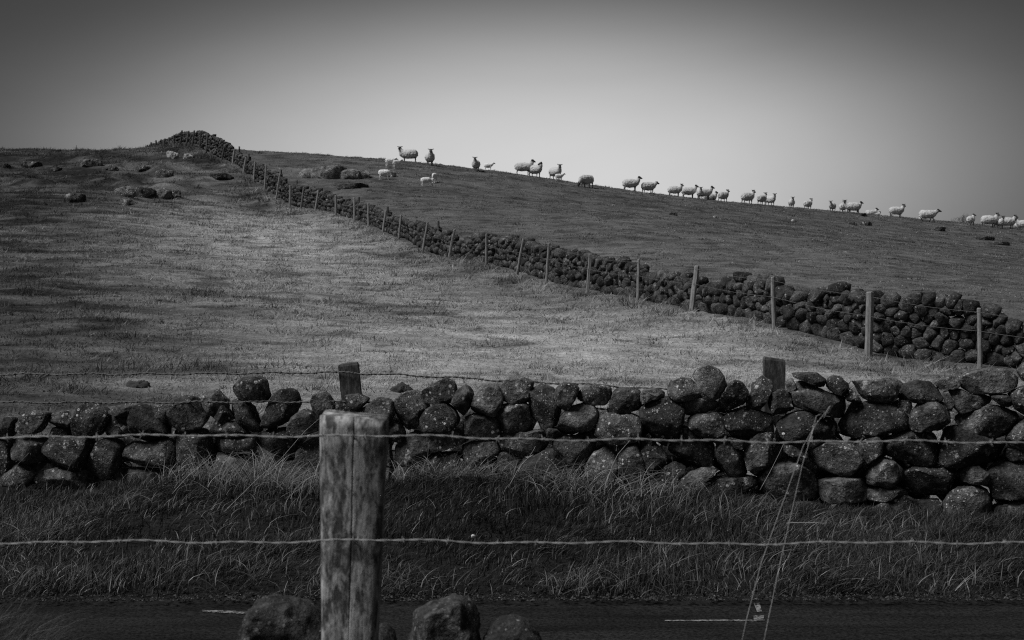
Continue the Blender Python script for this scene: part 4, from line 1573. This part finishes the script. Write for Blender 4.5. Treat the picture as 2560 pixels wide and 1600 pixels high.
# px, foot row, distance, heading (0 = to the right, pi = left, -pi/2 = to the camera), pose, head yaw, scale, lamb, stride, label
SHEEP = [
 (1022, 404, 96.5, PI, 'up', 1.2, 1.0, 0, 0, 'ewe side-on at the left end of the skyline flock, head turned to the road'),
 (1075, 412, 96.5, -R90 + 0.15, 'up', 0.0, 1.0, 0, 0, 'ewe facing the road beside the leftmost skyline ewe'),
 (1190, 424, 98.5, -R90 - 0.1, 'up', 0.35, 0.88, 0, 0, 'ewe facing the road with one lamb standing to its right'),
 (1221, 427, 98.5, 0.0, 'level', 0.0, 0.98, 1, 0, 'white lamb alone on the skyline, facing right'),
 (1309, 437, 101, 0.0, 'up', 0.3, 1.0, 0, 0, 'broad ewe side-on with its head behind a second ewe, left of the grazing one'),
 (1338, 440, 99.5, -R90 + 0.75, 'up', -2.3, 0.96, 0, 0, 'ewe turned three-quarters in front of the broad side-on ewe'),
 (1388, 447, 101, -R90 + 0.55, 'up', -0.5, 0.98, 0, 0, 'ewe facing the road with a lamb against its flank'),
 (1398, 453, 97.5, 0.3, 'level', 0.2, 0.95, 1, 0, 'white lamb pressed to the right flank of its mother'),
 (1466, 466, 101, PI + 0.75, 'graze', 0.0, 1.0, 0, 0, 'woolly ewe grazing on the skyline with its head down to the left'),
 (1577, 472, 103, 0.12, 'up', -0.2, 0.98, 0, 0, 'ewe side-on facing right, left one of a pair standing apart on the skyline'),
 (1621, 477, 103.5, 0.45, 'level', -0.1, 0.92, 0, 0, 'ewe with lowered dark face, right one of a pair standing apart on the skyline'),
 (1687, 484, 105, 0.1, 'up', -0.9, 0.82, 0, 0, 'ewe side-on at the left end of the tight huddle of four'),
 (1722, 490, 105, 0.1, 'up', -0.6, 0.88, 0, 0, 'ewe second from the left in the tight huddle'),
 (1750, 493, 106.5, -R90, 'up', 0.0, 0.78, 0, 0, 'ewe half hidden in the middle of the tight huddle, ears level'),
 (1761, 493, 105.5, 0.2, 'up', -0.1, 0.92, 0, 0, 'ewe with raised head at the right end of the tight huddle'),
 (1774, 497, 107.5, 0.3, 'lie', -0.6, 0.85, 0, 0, 'ewe lying down at the foot of the tight huddle'),
 (1808, 500, 106, 0.75, 'up', -1.6, 0.82, 0, 0, 'pale-faced ewe standing just right of the tight huddle'),
 (1869, 506, 107, 0.6, 'up', -1.5, 0.95, 0, 0, 'heavy ewe with its dark head turned to the road, left of a standing pair'),
 (1905, 510, 107.5, 0.9, 'up', -0.1, 0.85, 0, 0, 'ewe with its head hidden behind its neighbour, left of a standing pair'),
 (1926, 511, 108.5, -R90 + 0.5, 'up', -0.4, 0.82, 0, 0, 'ewe facing the road with dark ears spread, right of a standing pair'),
 (1979, 515, 109, -R90, 'up', 0.0, 0.80, 0, 0, 'small ewe alone facing the road square on, narrow against the sky'),
 (2020, 519, 109.5, R90 - 0.7, 'up', -2.0, 0.80, 0, 0, 'ewe seen from behind with its head turned back, right of the small square-on ewe'),
 (2081, 526, 110.5, -R90 - 0.5, 'up', 0.3, 0.74, 0, 0, 'small ewe facing the road left of the crowded trio'),
 (2107, 528, 111.5, R90 - 0.5, 'up', 0.0, 0.80, 0, 0, 'ewe seen from behind at the left of the crowded trio'),
 (2131, 533, 110.5, PI, 'up', 1.1, 0.92, 0, 0.1, 'ewe side-on in front of the crowded trio, head turned to the road'),
 (2136, 529, 113, 0.2, 'up', -0.2, 0.86, 0, 0, 'ewe mostly hidden behind the crowded trio, only its head looking right'),
 (2178, 541, 115, 0.4, 'lie', -1.0, 0.85, 0, 0, 'ewe sunk behind the ridge, only woolly back and dark head in view'),
 (2191, 543, 115, 0.4, 'lie', 0.2, 0.55, 0, 0, 'small sheep sunk behind the ridge beside the lying ewe'),
 (2241, 545, 113, 0.15, 'up', -1.2, 0.92, 0, 0, 'ewe side-on with a raised head, standing alone right of the lying ewe'),
 (2319, 556, 114, -0.05, 'level', -0.1, 1.0, 0, 0.14, 'ewe walking right with its head low, left of the bare shrub'),
 (2288, 556, 121, 0.0, 'lie', 0.3, 0.8, 0, 0, 'back of a sheep just showing over the ridge behind the walking ewe'),
 (2427, 565, 117, 0.9, 'up', -1.2, 0.82, 0, 0, 'ewe standing in front of the bare shrub'),
 (2473, 571, 118, 0.1, 'up', -1.0, 0.98, 0, 0, 'ewe side-on at the left of the close group by the right edge'),
 (2498, 572, 119, -R90 + 0.2, 'up', 0.0, 0.86, 0, 0, 'ewe facing the road in the close group by the right edge, dark ears wide'),
 (2519, 573, 118.5, 0.1, 'up', -0.9, 0.94, 0, 0, 'ewe side-on in the middle of the close group by the right edge'),
 (2545, 576, 119.5, -R90, 'up', 0.0, 0.76, 0, 0, 'narrow ewe facing the road next to the frame edge'),
 (2560, 578, 119, PI - 0.2, 'up', 0.9, 0.86, 0, 0, 'ewe cut off by the right edge of the picture'),
 (975, 420, 92.5, 0.55, 'level', -0.1, 1.12, 1, 0, 'lamb with its back half turned, left of two lambs below the leftmost ewe'),
 (992, 422, 91.5, 0.75, 'level', 0.0, 1.05, 1, 0, 'lamb in front of its twin, right of two lambs below the leftmost ewe'),
 (961, 450, 86.5, 0.1, 'graze', 0.1, 1.15, 1, 0.1, 'white lamb grazing alone beside the pale flat stone'),
 (1065, 466, 83.5, 0.25, 'graze', 0.0, 1.0, 1, 0, 'white lamb nosing the grass, lower left of the two grazing lambs'),
 (1086, 457, 85, -R90 - 0.25, 'graze', 0.0, 1.1, 1, 0, 'white lamb grazing head-on, upper right of the two grazing lambs'),
]
for k_, (px, py, d, hdg, pose, yaw, scl, lamb, stride, lab) in enumerate(SHEEP):
    me = sheep_mesh(pose, yaw, bool(lamb), 40 + k_, stride)
    o = link('lamb' if lamb else 'sheep', me)
    if 'behind the ridge' not in lab and 'over the ridge' not in lab:
        d0 = d
        d = on_ground(px, py, d) + (0.0 if lamb else min(max(d0 - 108, -1.0), 1.0))
    X = (px - CX) / F * d
    Z = float(zf(X, d))
    o.location = (X, d, Z - 0.02)
    o.rotation_euler = (0, 0, hdg)
    o.scale = (scl, scl, scl)
    tag(o, lab, 'lamb' if lamb else 'sheep', 'white lambs on the hill' if lamb else 'dark-faced ewes along the skyline')

# ------------------------------------------------------------------ bare shrub on the skyline, thin pole on the left skyline
rr = np.random.default_rng(77)
parts = []
for k_ in range(46):
    a, sp = rr.uniform(0, 2 * PI), rr.uniform(0.05, 0.95)
    base = np.array([rr.normal() * 0.25, rr.normal() * 0.2, -0.1])
    tip = base + np.array([math.cos(a) * sp * 0.95, math.sin(a) * sp * 0.6, rr.uniform(0.45, 0.95) * (1.2 - 0.5 * sp)])
    mid = (base + tip) / 2 + rr.normal(size=3) * 0.06
    parts.append(tube([base, mid, tip], [0.016, 0.011, 0.005], 4))
    for j in range(3):
        t_ = rr.uniform(0.4, 0.9)
        p0 = mid + (tip - mid) * t_
        parts.append(tube([p0, p0 + np.array([rr.normal() * 0.12, rr.normal() * 0.12, rr.uniform(0.06, 0.28)])], [0.008, 0.004], 4))
V, fl = join(parts)
d = 118
X = (2408 - CX) / F * d
sh = link('bare_shrub', mesh_np('bare_shrub', V, fl), M['twig'])
sh.location = (X, d, float(zf(X, d)))
tag(sh, 'leafless twiggy shrub on the skyline near the right edge', 'shrub')

d = 107
X = (191 - CX) / F * d
V, fl = tube([(0, 0, -0.2), (0.0, 0, 0.2), (0, 0, 0.42)], [0.02, 0.02, 0.02], 6)
o = link('marker_pole', mesh_np('marker_pole', V, fl), M['dark_wood'])
o.location = (X, d, float(zf(X, d)))
tag(o, 'thin solitary pole on the skyline at the far left', 'pole')

# molehills in the near part of the left field
for px, py, d, wd, lab in ((345, 948, 21.5, 0.36, 'low dark molehill in the field above the left end of the roadside wall'),
                           (1003, 975, 20.8, 0.34, 'low dark molehill between the board post and the first large top stone')):
    X = (px - CX) / F * d
    V, Fc = stone_verts([(wd / 2 * math.cos(a), 0.10 * math.sin(a)) for a in np.linspace(0, 2 * PI, 10)[:-1]], wd * 0.8, 4, 9100 + int(px), 1, e=1.0, rough=0.26, cuts=1)
    o = link('molehill', mesh_np('molehill', V, Fc), M['soil'])
    o.location = (X, d, float(zf(X, d)) + 0.0)
    tag(o, lab, 'molehill', 'molehills in the left field')

# ------------------------------------------------------------------ grass
def blades(base, height, width, lean_dir, lean, face, tint, segs=3, curl=None):
    """base (n,3), per-blade height, width, horizontal lean vector (n,2) and amount; returns V, F lists, tint per vertex"""
    n = len(base)
    curl = np.ones(n) * 1.8 if curl is None else curl
    fx, fy = np.cos(face), np.sin(face)
    rows = []
    for i in range(segs + 1):
        t_ = i / segs
        h = height * (t_ - 0.35 * np.clip(lean, 0, 1.6) * t_ ** 2.2 * 0.8)
        off = (lean * height * t_ ** curl)[:, None] * lean_dir
        c = base + np.stack([off[:, 0], off[:, 1], h], 1)
        wd = width * (1 - t_ ** 1.6) * 0.5
        if i < segs:
            rows.append(np.stack([c[:, 0] - fx * wd, c[:, 1] - fy * wd, c[:, 2]], 1))
            rows.append(np.stack([c[:, 0] + fx * wd, c[:, 1] + fy * wd, c[:, 2]], 1))
        else:
            rows.append(c)
    nv = len(rows)
    V = np.stack(rows, 1).reshape(-1, 3)
    b0 = np.arange(n)[:, None] * nv
    quads_ = []
    for i in range(segs - 1):
        quads_.append(b0 + np.array([[2 * i, 2 * i + 1, 2 * i + 3, 2 * i + 2]]))
    tri = b0 + np.array([[2 * segs - 2, 2 * segs - 1, 2 * segs]])
    fl = ([np.concatenate(quads_)] if quads_ else []) + [tri]
    return V, fl, np.repeat(tint, nv)


rr = np.random.default_rng(3)
# --- long verge grass between road and wall
N = 180000
X = rr.uniform(-4.6, 4.6, N)
e_ = lane_edge(X)
wy = wall_y(X)
t_ = rr.beta(1.15, 1.0, N)
Y = e_ + 0.14 + t_ * (wy - e_ - 0.05)
cl1 = n2(X, Y, 1.3, 2, 51)
cl2 = n2(X, Y, 4.2, 2, 52)
keep = rr.uniform(size=N) < np.clip(0.42 + 0.8 * cl1 + 0.8 * cl2 + 0.15 * t_, 0.2, 1)
X, Y, t_, cl1, cl2 = X[keep], Y[keep], t_[keep], cl1[keep], cl2[keep]
N = len(X)
TOPS = [(-300, 1300), (0, 1295), (180, 1262), (300, 1195), (450, 1172), (700, 1190), (950, 1225), (1120, 1195), (1300, 1190), (1420, 1205),
        (1600, 1220), (1780, 1212), (1900, 1255), (2000, 1262), (2200, 1300), (2400, 1335), (2900, 1335)]
tp = np.array(TOPS, dtype=float)
wx = np.linspace(-5, 5, 400)
wyx = wall_y(wx)
top_z = EYE - (np.interp(CX + wx / wyx * F, tp[:, 0], tp[:, 1]) - HY) / F * wyx
tall = np.clip(top_z - zf(wx, wyx - 0.12), 0.07, 0.46)       # how high the grass stands against the wall
tl = np.interp(X, wx, tall)
ht = (0.075 + (1.08 * tl - 0.05) * np.clip(t_ * 1.15, 0, 1) ** 0.9 + 0.10 * np.clip(cl1, 0, 1) * (1 - t_) + 0.10 * np.clip(cl2, 0, 1) * (tl > 0.15)) * rr.uniform(0.4, 1.35, N)
swirl = n2(X, Y, 1.4, 2, 54)
ang = 0.35 + 2.6 * swirl + rr.normal(size=N) * 0.8
ld = np.stack([np.cos(ang), np.sin(ang) - 0.1], 1)
lean_ = np.clip(0.75 + 0.9 * n2(X, Y, 1.1, 2, 53) + rr.normal(size=N) * 0.45, 0.05, 1.7)
dry_where = n2(X, Y, 0.9, 2, 55) + 0.45 * np.exp(-(((X + 2.1) / 0.9) ** 2 + ((Y - 11.6) / 0.7) ** 2)) + 0.35 * np.exp(-(((X - 0.1) / 0.8) ** 2 + ((Y - 11.8) / 0.5) ** 2))
dry = rr.uniform(size=N) < np.clip(0.03 + 0.22 * dry_where, 0.010, 0.35)
tint = np.where(dry, rr.uniform(0.3, 1.0, N), rr.uniform(0.0, 1.0, N) ** 2 * 0.17 * (1 + 0.8 * cl1))
ht = np.where(dry, ht * rr.uniform(0.9, 1.3, N), ht)
lean_ = np.where(dry, lean_ * rr.uniform(0.6, 1.6, N), lean_)
V, fl, ti = blades(np.stack([X, Y, zf(X, Y) - 0.015], 1), ht, rr.uniform(0.004, 0.0105, N) * np.where(dry, 0.9, 1.1), ld, lean_, rr.uniform(0, PI, N), tint, 4, rr.uniform(1.2, 2.6, N))
parts_ = [(V, fl)]
tints_ = [ti]
# flattened, bleached tufts of last year's grass
for px, py, cnt, sp in ((640, 1262, 420, 0.30), (560, 1240, 260, 0.2), (760, 1275, 240, 0.2), (1130, 1232, 380, 0.22), (1040, 1225, 160, 0.15), (1330, 1228, 320, 0.25), (1440, 1265, 200, 0.2),
                        (1600, 1285, 260, 0.3), (1750, 1320, 200, 0.3), (1900, 1300, 200, 0.25), (2080, 1330, 160, 0.25), (420, 1235, 200, 0.25), (250, 1300, 120, 0.3), (1480, 1440, 200, 0.25), (1050, 1450, 140, 0.25), (2300, 1440, 120, 0.3)) + tuple((rr.uniform(0, 2560), rr.uniform(1290, 1460), int(rr.uniform(20, 80)), rr.uniform(0.12, 0.3)) for _ in range(30)):
    s0 = (py - HY) / F
    d0 = 11.3 if py < 1400 else 10.1
    X1 = (px - CX) / F * d0 + rr.normal(size=cnt) * sp
    Y1 = np.minimum(EYE / s0 * 0.955 + rr.normal(size=cnt) * 0.12, wall_y(X1) - 0.06)
    Y1 = np.maximum(Y1, lane_edge(X1) + 0.12)
    a1 = rr.normal(size=cnt) * 1.2 + rr.choice([0.2, 2.6], size=cnt, p=[0.7, 0.3])
    hh = rr.uniform(0.10, 0.34, cnt) * (1.0 if py < 1290 else 0.62)
    Vb, fb, tb = blades(np.stack([X1, Y1, zf(X1, Y1) + rr.uniform(0.0, 0.10, cnt)], 1), hh, rr.uniform(0.0035, 0.009, cnt), np.stack([np.cos(a1), np.sin(a1) - 0.3], 1),
                        rr.uniform(0.4, 1.9, cnt), rr.uniform(0, PI, cnt), rr.uniform(0.12, 1.0, cnt) ** 1.5 * (1.0 if py < 1300 else 0.6), 4, rr.uniform(0.9, 2.6, cnt))
    parts_.append((Vb, fb))
    tints_.append(tb)
V, fl = join(parts_)
ti = np.concatenate(tints_)
vg = link('verge_grass', mesh_np('verge_grass', V, fl, True, {'tint': ti}), M['verge_blade'])
tag(vg, kind='stuff')

# --- short pasture grass
N = 640000
d = 13.2 + (rr.uniform(size=N) ** 1.15) * 98
u_ = rr.uniform(-0.40, 0.40, N)
X, Y = u_ * d, d
ok = Y > wall_y(X) + 0.55
X, Y = X[ok], Y[ok]
sd = side_of_fence(X, Y)
ok = ~((sd > 0.12) & (sd < 0.85))
for px_, py_, wpx_, hpx_, d_r, _l in ROCKS:                 # no blades growing through the rocks
    wr_ = wpx_ / F * d_r
    ok &= ((X - (px_ - CX) / F * d_r) / (0.55 * wr_)) ** 2 + ((Y - d_r + 0.25 * wr_) / (0.8 * wr_)) ** 2 > 1
for ob_ in [q for q in COL.objects if q.name.startswith('lamb')]:     # grazed short where the lambs stand
    ok &= np.hypot(X - ob_.location.x, (Y - ob_.location.y + 0.5) * 0.5) > 0.45
X, Y, sd = X[ok], Y[ok], sd[ok]
N = len(X)
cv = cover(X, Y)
tf = n2(X, Y, 1.1, 3, 61)
tf2 = n2(X, Y, 4.5, 2, 62)
hum = sstep(66, 80, Y) * (sd < 0)
ht = (0.04 + 0.0006 * Y) * (1 + 1.3 * np.clip(tf + 0.5 * tf2, -0.6, 1)) * rr.uniform(0.6, 1.5, N)
ht *= np.where(sd > 0, 0.5, 1.0)
tus = sstep(0.10, 0.30, n2(X, Y * 0.9, 0.9, 2, 63)) * hum * (1 - sstep(94, 101, Y))
ht *= 1 + 0.7 * tus
foot = np.exp(-((sd + 0.45) / 0.55) ** 2)
ht *= 1 + 1.0 * foot
# every blade belongs to a tuft: tall and upright in its middle, splayed and low at its rim
cs_ = np.where(Y < 34, 0.34, np.where(Y < 58, 0.55, 0.95))
ci, cj = np.floor(X / cs_), np.floor(Y / cs_)
cx_ = (ci + 0.5 + 0.6 * (hash3(ci, cj, ci * 0, 5) - 0.5)) * cs_
cy_ = (cj + 0.5 + 0.6 * (hash3(ci, cj, ci * 0, 6) - 0.5)) * cs_
tone = hash3(ci, cj, ci * 0, 7)
dx_, dy_ = X - cx_, Y - cy_
rt = np.clip(np.hypot(dx_, dy_) / (0.62 * cs_), 0, 1)
ht *= (1.75 - 1.35 * rt) * (0.55 + 0.9 * hash3(ci, cj, ci * 0, 8))
ang = np.arctan2(dy_, dx_) + rr.normal(size=N) * 0.6
ld = np.stack([np.cos(ang) + 0.35, np.sin(ang)], 1)
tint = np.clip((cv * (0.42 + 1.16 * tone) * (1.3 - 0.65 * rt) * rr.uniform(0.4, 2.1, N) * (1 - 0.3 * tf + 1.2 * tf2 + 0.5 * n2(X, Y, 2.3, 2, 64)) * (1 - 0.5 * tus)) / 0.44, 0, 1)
V, fl, ti = blades(np.stack([X, Y, zf(X, Y) - 0.008], 1), ht, (0.008 + 0.00042 * Y) * rr.uniform(0.6, 1.4, N), ld, np.clip(rr.normal(size=N) * 0.4 + 0.8, 0.1, 1.6), rr.uniform(0, PI, N), tint, 1)
pg = link('pasture_grass', mesh_np('pasture_grass', V, fl, True, {'tint': ti}), M['field_blade'])
tag(pg, kind='stuff')

# --- grass on the bank by the camera, showing in the lower left corner
N = 5000
X = rr.uniform(-1.75, -1.12, N)
Y = rr.uniform(3.9, 4.45, N)
h_ = np.exp(-((X + 1.62) / 0.3) ** 2)
ang = rr.normal(size=N) * 0.7 - 0.1
zb = np.full(N, 1.12) + 0.14 * h_
V, fl, ti = blades(np.stack([X, Y, zb], 1), rr.uniform(0.06, 0.16, N) * (0.45 + 0.8 * h_), rr.uniform(0.0015, 0.003, N), np.stack([np.cos(ang), np.sin(ang)], 1),
                   rr.uniform(0.3, 1.5, N), rr.uniform(0, PI, N), np.where(rr.uniform(size=N) < 0.15, rr.uniform(0.2, 0.6, N), rr.uniform(0, 0.15, N)), 4)
bg_ = link('bank_grass', mesh_np('bank_grass', V, fl, True, {'tint': ti}), M['verge_blade'])
tag(bg_, kind='stuff')
V, Fc = stone_verts([(0.42 * math.cos(a), 0.22 * math.sin(a)) for a in np.linspace(0, 2 * PI, 10)[:-1]], 0.6, 3, 9200, 1, e=0.9, rough=0.1, cuts=2)
o = link('stone', mesh_np('stone', V, Fc), M['near_stone'], rw)
o.location = Vector((-1.62, 4.2, 1.03)) - rw.location

# --- loose grit along the road edge
N = 2600
X = rr.uniform(-4.0, 4.0, N)
Y = lane_edge(X) + np.abs(rr.normal(size=N)) * 0.12 - 0.05
sz = rr.uniform(0.004, 0.014, N)
oct_ = np.array([(1, 0, 0), (-1, 0, 0), (0, 1, 0), (0, -1, 0), (0, 0, 0.8), (0, 0, -0.6)], dtype=float)
of = np.array([(0, 2, 4), (2, 1, 4), (1, 3, 4), (3, 0, 4), (2, 0, 5), (1, 2, 5), (3, 1, 5), (0, 3, 5)])
V = (oct_[None] * sz[:, None, None] * rr.uniform(0.6, 1.4, (N, 6, 1)))
th = rr.uniform(0, 6.28, N)
c, s_ = np.cos(th)[:, None], np.sin(th)[:, None]
V = np.stack([V[..., 0] * c - V[..., 1] * s_, V[..., 0] * s_ + V[..., 1] * c, V[..., 2]], -1)
V = V + np.stack([X, Y, np.maximum(zf(X, Y), 0.0) + sz * 0.3], 1)[:, None]
Fg = (of[None] + np.arange(N)[:, None, None] * 6).reshape(-1, 3)
gv = link('gravel', mesh_np('gravel', V.reshape(-1, 3), Fg, False), M['near_stone'])
tag(gv, kind='stuff')

# ------------------------------------------------------------------ single tall stalks
def stalk(pix, d0, d1, r, mat, label, head=True, group='tall dry grass stalks'):
    n = len(pix)
    pth = np.array([P3(px, py, d0 + (d1 - d0) * i / (n - 1)) for i, (px, py) in enumerate(pix)])
    q, fine_ = smooth_line(pth, np.linalg.norm(pth[-1] - pth[0]) / 18)
    rad = np.linspace(r, r * 0.55, len(fine_))
    parts_ = [tube(fine_, rad, 5)]
    if head:
        tipd = fine_[-1] - fine_[-4]
        tipd /= np.linalg.norm(tipd)
        for k_ in range(14):
            p0 = fine_[-1] - tipd * (0.004 * k_) * (r / 0.0014)
            side_ = np.array([math.cos(k_ * 2.4), math.sin(k_ * 2.4), 0.3]) * r * 1.5
            parts_.append(tube([p0, p0 + side_ * 0.6 + tipd * r * 3, p0 + side_ * 0.5 + tipd * r * 7], [r * 0.5, r * 0.9, r * 0.2], 4))
    V, fl = join(parts_)
    o = link('grass_stalk', mesh_np('grass_stalk', V - pth[0], fl), mat)
    o.location = Vector(pth[0])
    tag(o, label, 'grass stalk', group)


stalk([(1838, 1680), (1853, 1600), (1905, 1400), (1965, 1235), (2010, 1110), (2040, 1060), (2075, 1016)], 3.75, 3.85, 0.0009, M['straw'], 'pale straw stalk crossing the right half of the near wires, seed head leaning right')
stalk([(1895, 1680), (1910, 1600), (1945, 1430), (1975, 1300), (1998, 1190), (2020, 1112), (2042, 1046)], 3.7, 3.8, 0.0009, M['straw'], 'pale straw stalk standing more upright beside the leaning one, right of centre')
stalk([(2018, 1112), (2030, 1080), (2041, 1040), (2051, 1036)], 3.8, 3.85, 0.0007, M['straw'], 'short straw stalk tip rising between the two long pale stalks', True)
stalk([(66, 1135), (78, 1090), (90, 1035), (106, 972)], 11.9, 11.8, 0.0026, M['dark_stem'], 'thin dark stem standing up against the field at the left edge', False)
stalk([(20, 1270), (28, 1205), (45, 1160), (80, 1125)], 11.6, 11.6, 0.003, M['dark_stem'], 'branching brown stem in front of the lowest left wall stones', False)
stalk([(130, 1280), (150, 1220), (170, 1175), (188, 1135)], 11.3, 11.3, 0.0026, M['dark_stem'], 'slanting bare stem in front of the second left wall stone', False)
stalk([(560, 1280), (640, 1200), (700, 1150), (760, 1080), (826, 1022)], 11.0, 10.8, 0.0018, M['straw'], 'long straw leaning up to the head of the near post from its left', False)
stalk([(430, 1235), (470, 1190), (520, 1150), (535, 1130)], 11.4, 11.4, 0.0022, M['straw'], 'bent straw in front of the square stone left of the post', False)
stalk([(1062, 1275), (1066, 1180), (1073, 1095)], 11.7, 11.8, 0.0022, M['dark_stem'], 'upright pair of dry stems against the wall just right of the post', False)
stalk([(1270, 1220), (1300, 1165), (1325, 1140), (1345, 1105)], 11.7, 11.7, 0.0022, M['straw'], 'slanting straw before the pitted stone in the middle of the wall', False)
stalk([(1516, 1210), (1530, 1165), (1545, 1135), (1580, 1095)], 11.5, 11.5, 0.0022, M['straw'], 'slanting straw before the tall leaning slab stone', False)
stalk([(1900, 1225), (1925, 1180), (1950, 1130), (1961, 1105)], 11.0, 11.0, 0.0022, M['straw'], 'straw below the upper wire, left of the two long pale stalks', False)
stalk([(195, 1490), (250, 1440), (290, 1400), (300, 1385)], 9.9, 9.8, 0.003, M['dark_stem'], 'fine stem slanting over the dark road edge at lower left', False)
stalk([(40, 1535), (65, 1490), (90, 1440), (106, 1410)], 4.3, 4.3, 0.0010, M['dark_stem'], 'blurred stem rising from the bank in the lower left corner', False)
stalk([(1966, 1308), (2000, 1306), (2040, 1307), (2070, 1309)], 10.6, 10.6, 0.0028, M['straw'], 'level straw lying across the verge between the two near wires', False)

X = (1183 - CX) / F * 10.6
z = EYE - (1341 - HY) / F * 10.6
V, Fc = stone_verts([(0.020 * math.cos(a), 0.016 * math.sin(a)) for a in np.linspace(0, 2 * PI, 8)[:-1]], 0.03, 2, 9301, 1)
o = link('pebble', mesh_np('pebble', V, Fc), M['pebble'])
o.location = (X, 10.6, z)
tag(o, 'single white pebble lying bright in the verge grass right of the post', 'pebble')
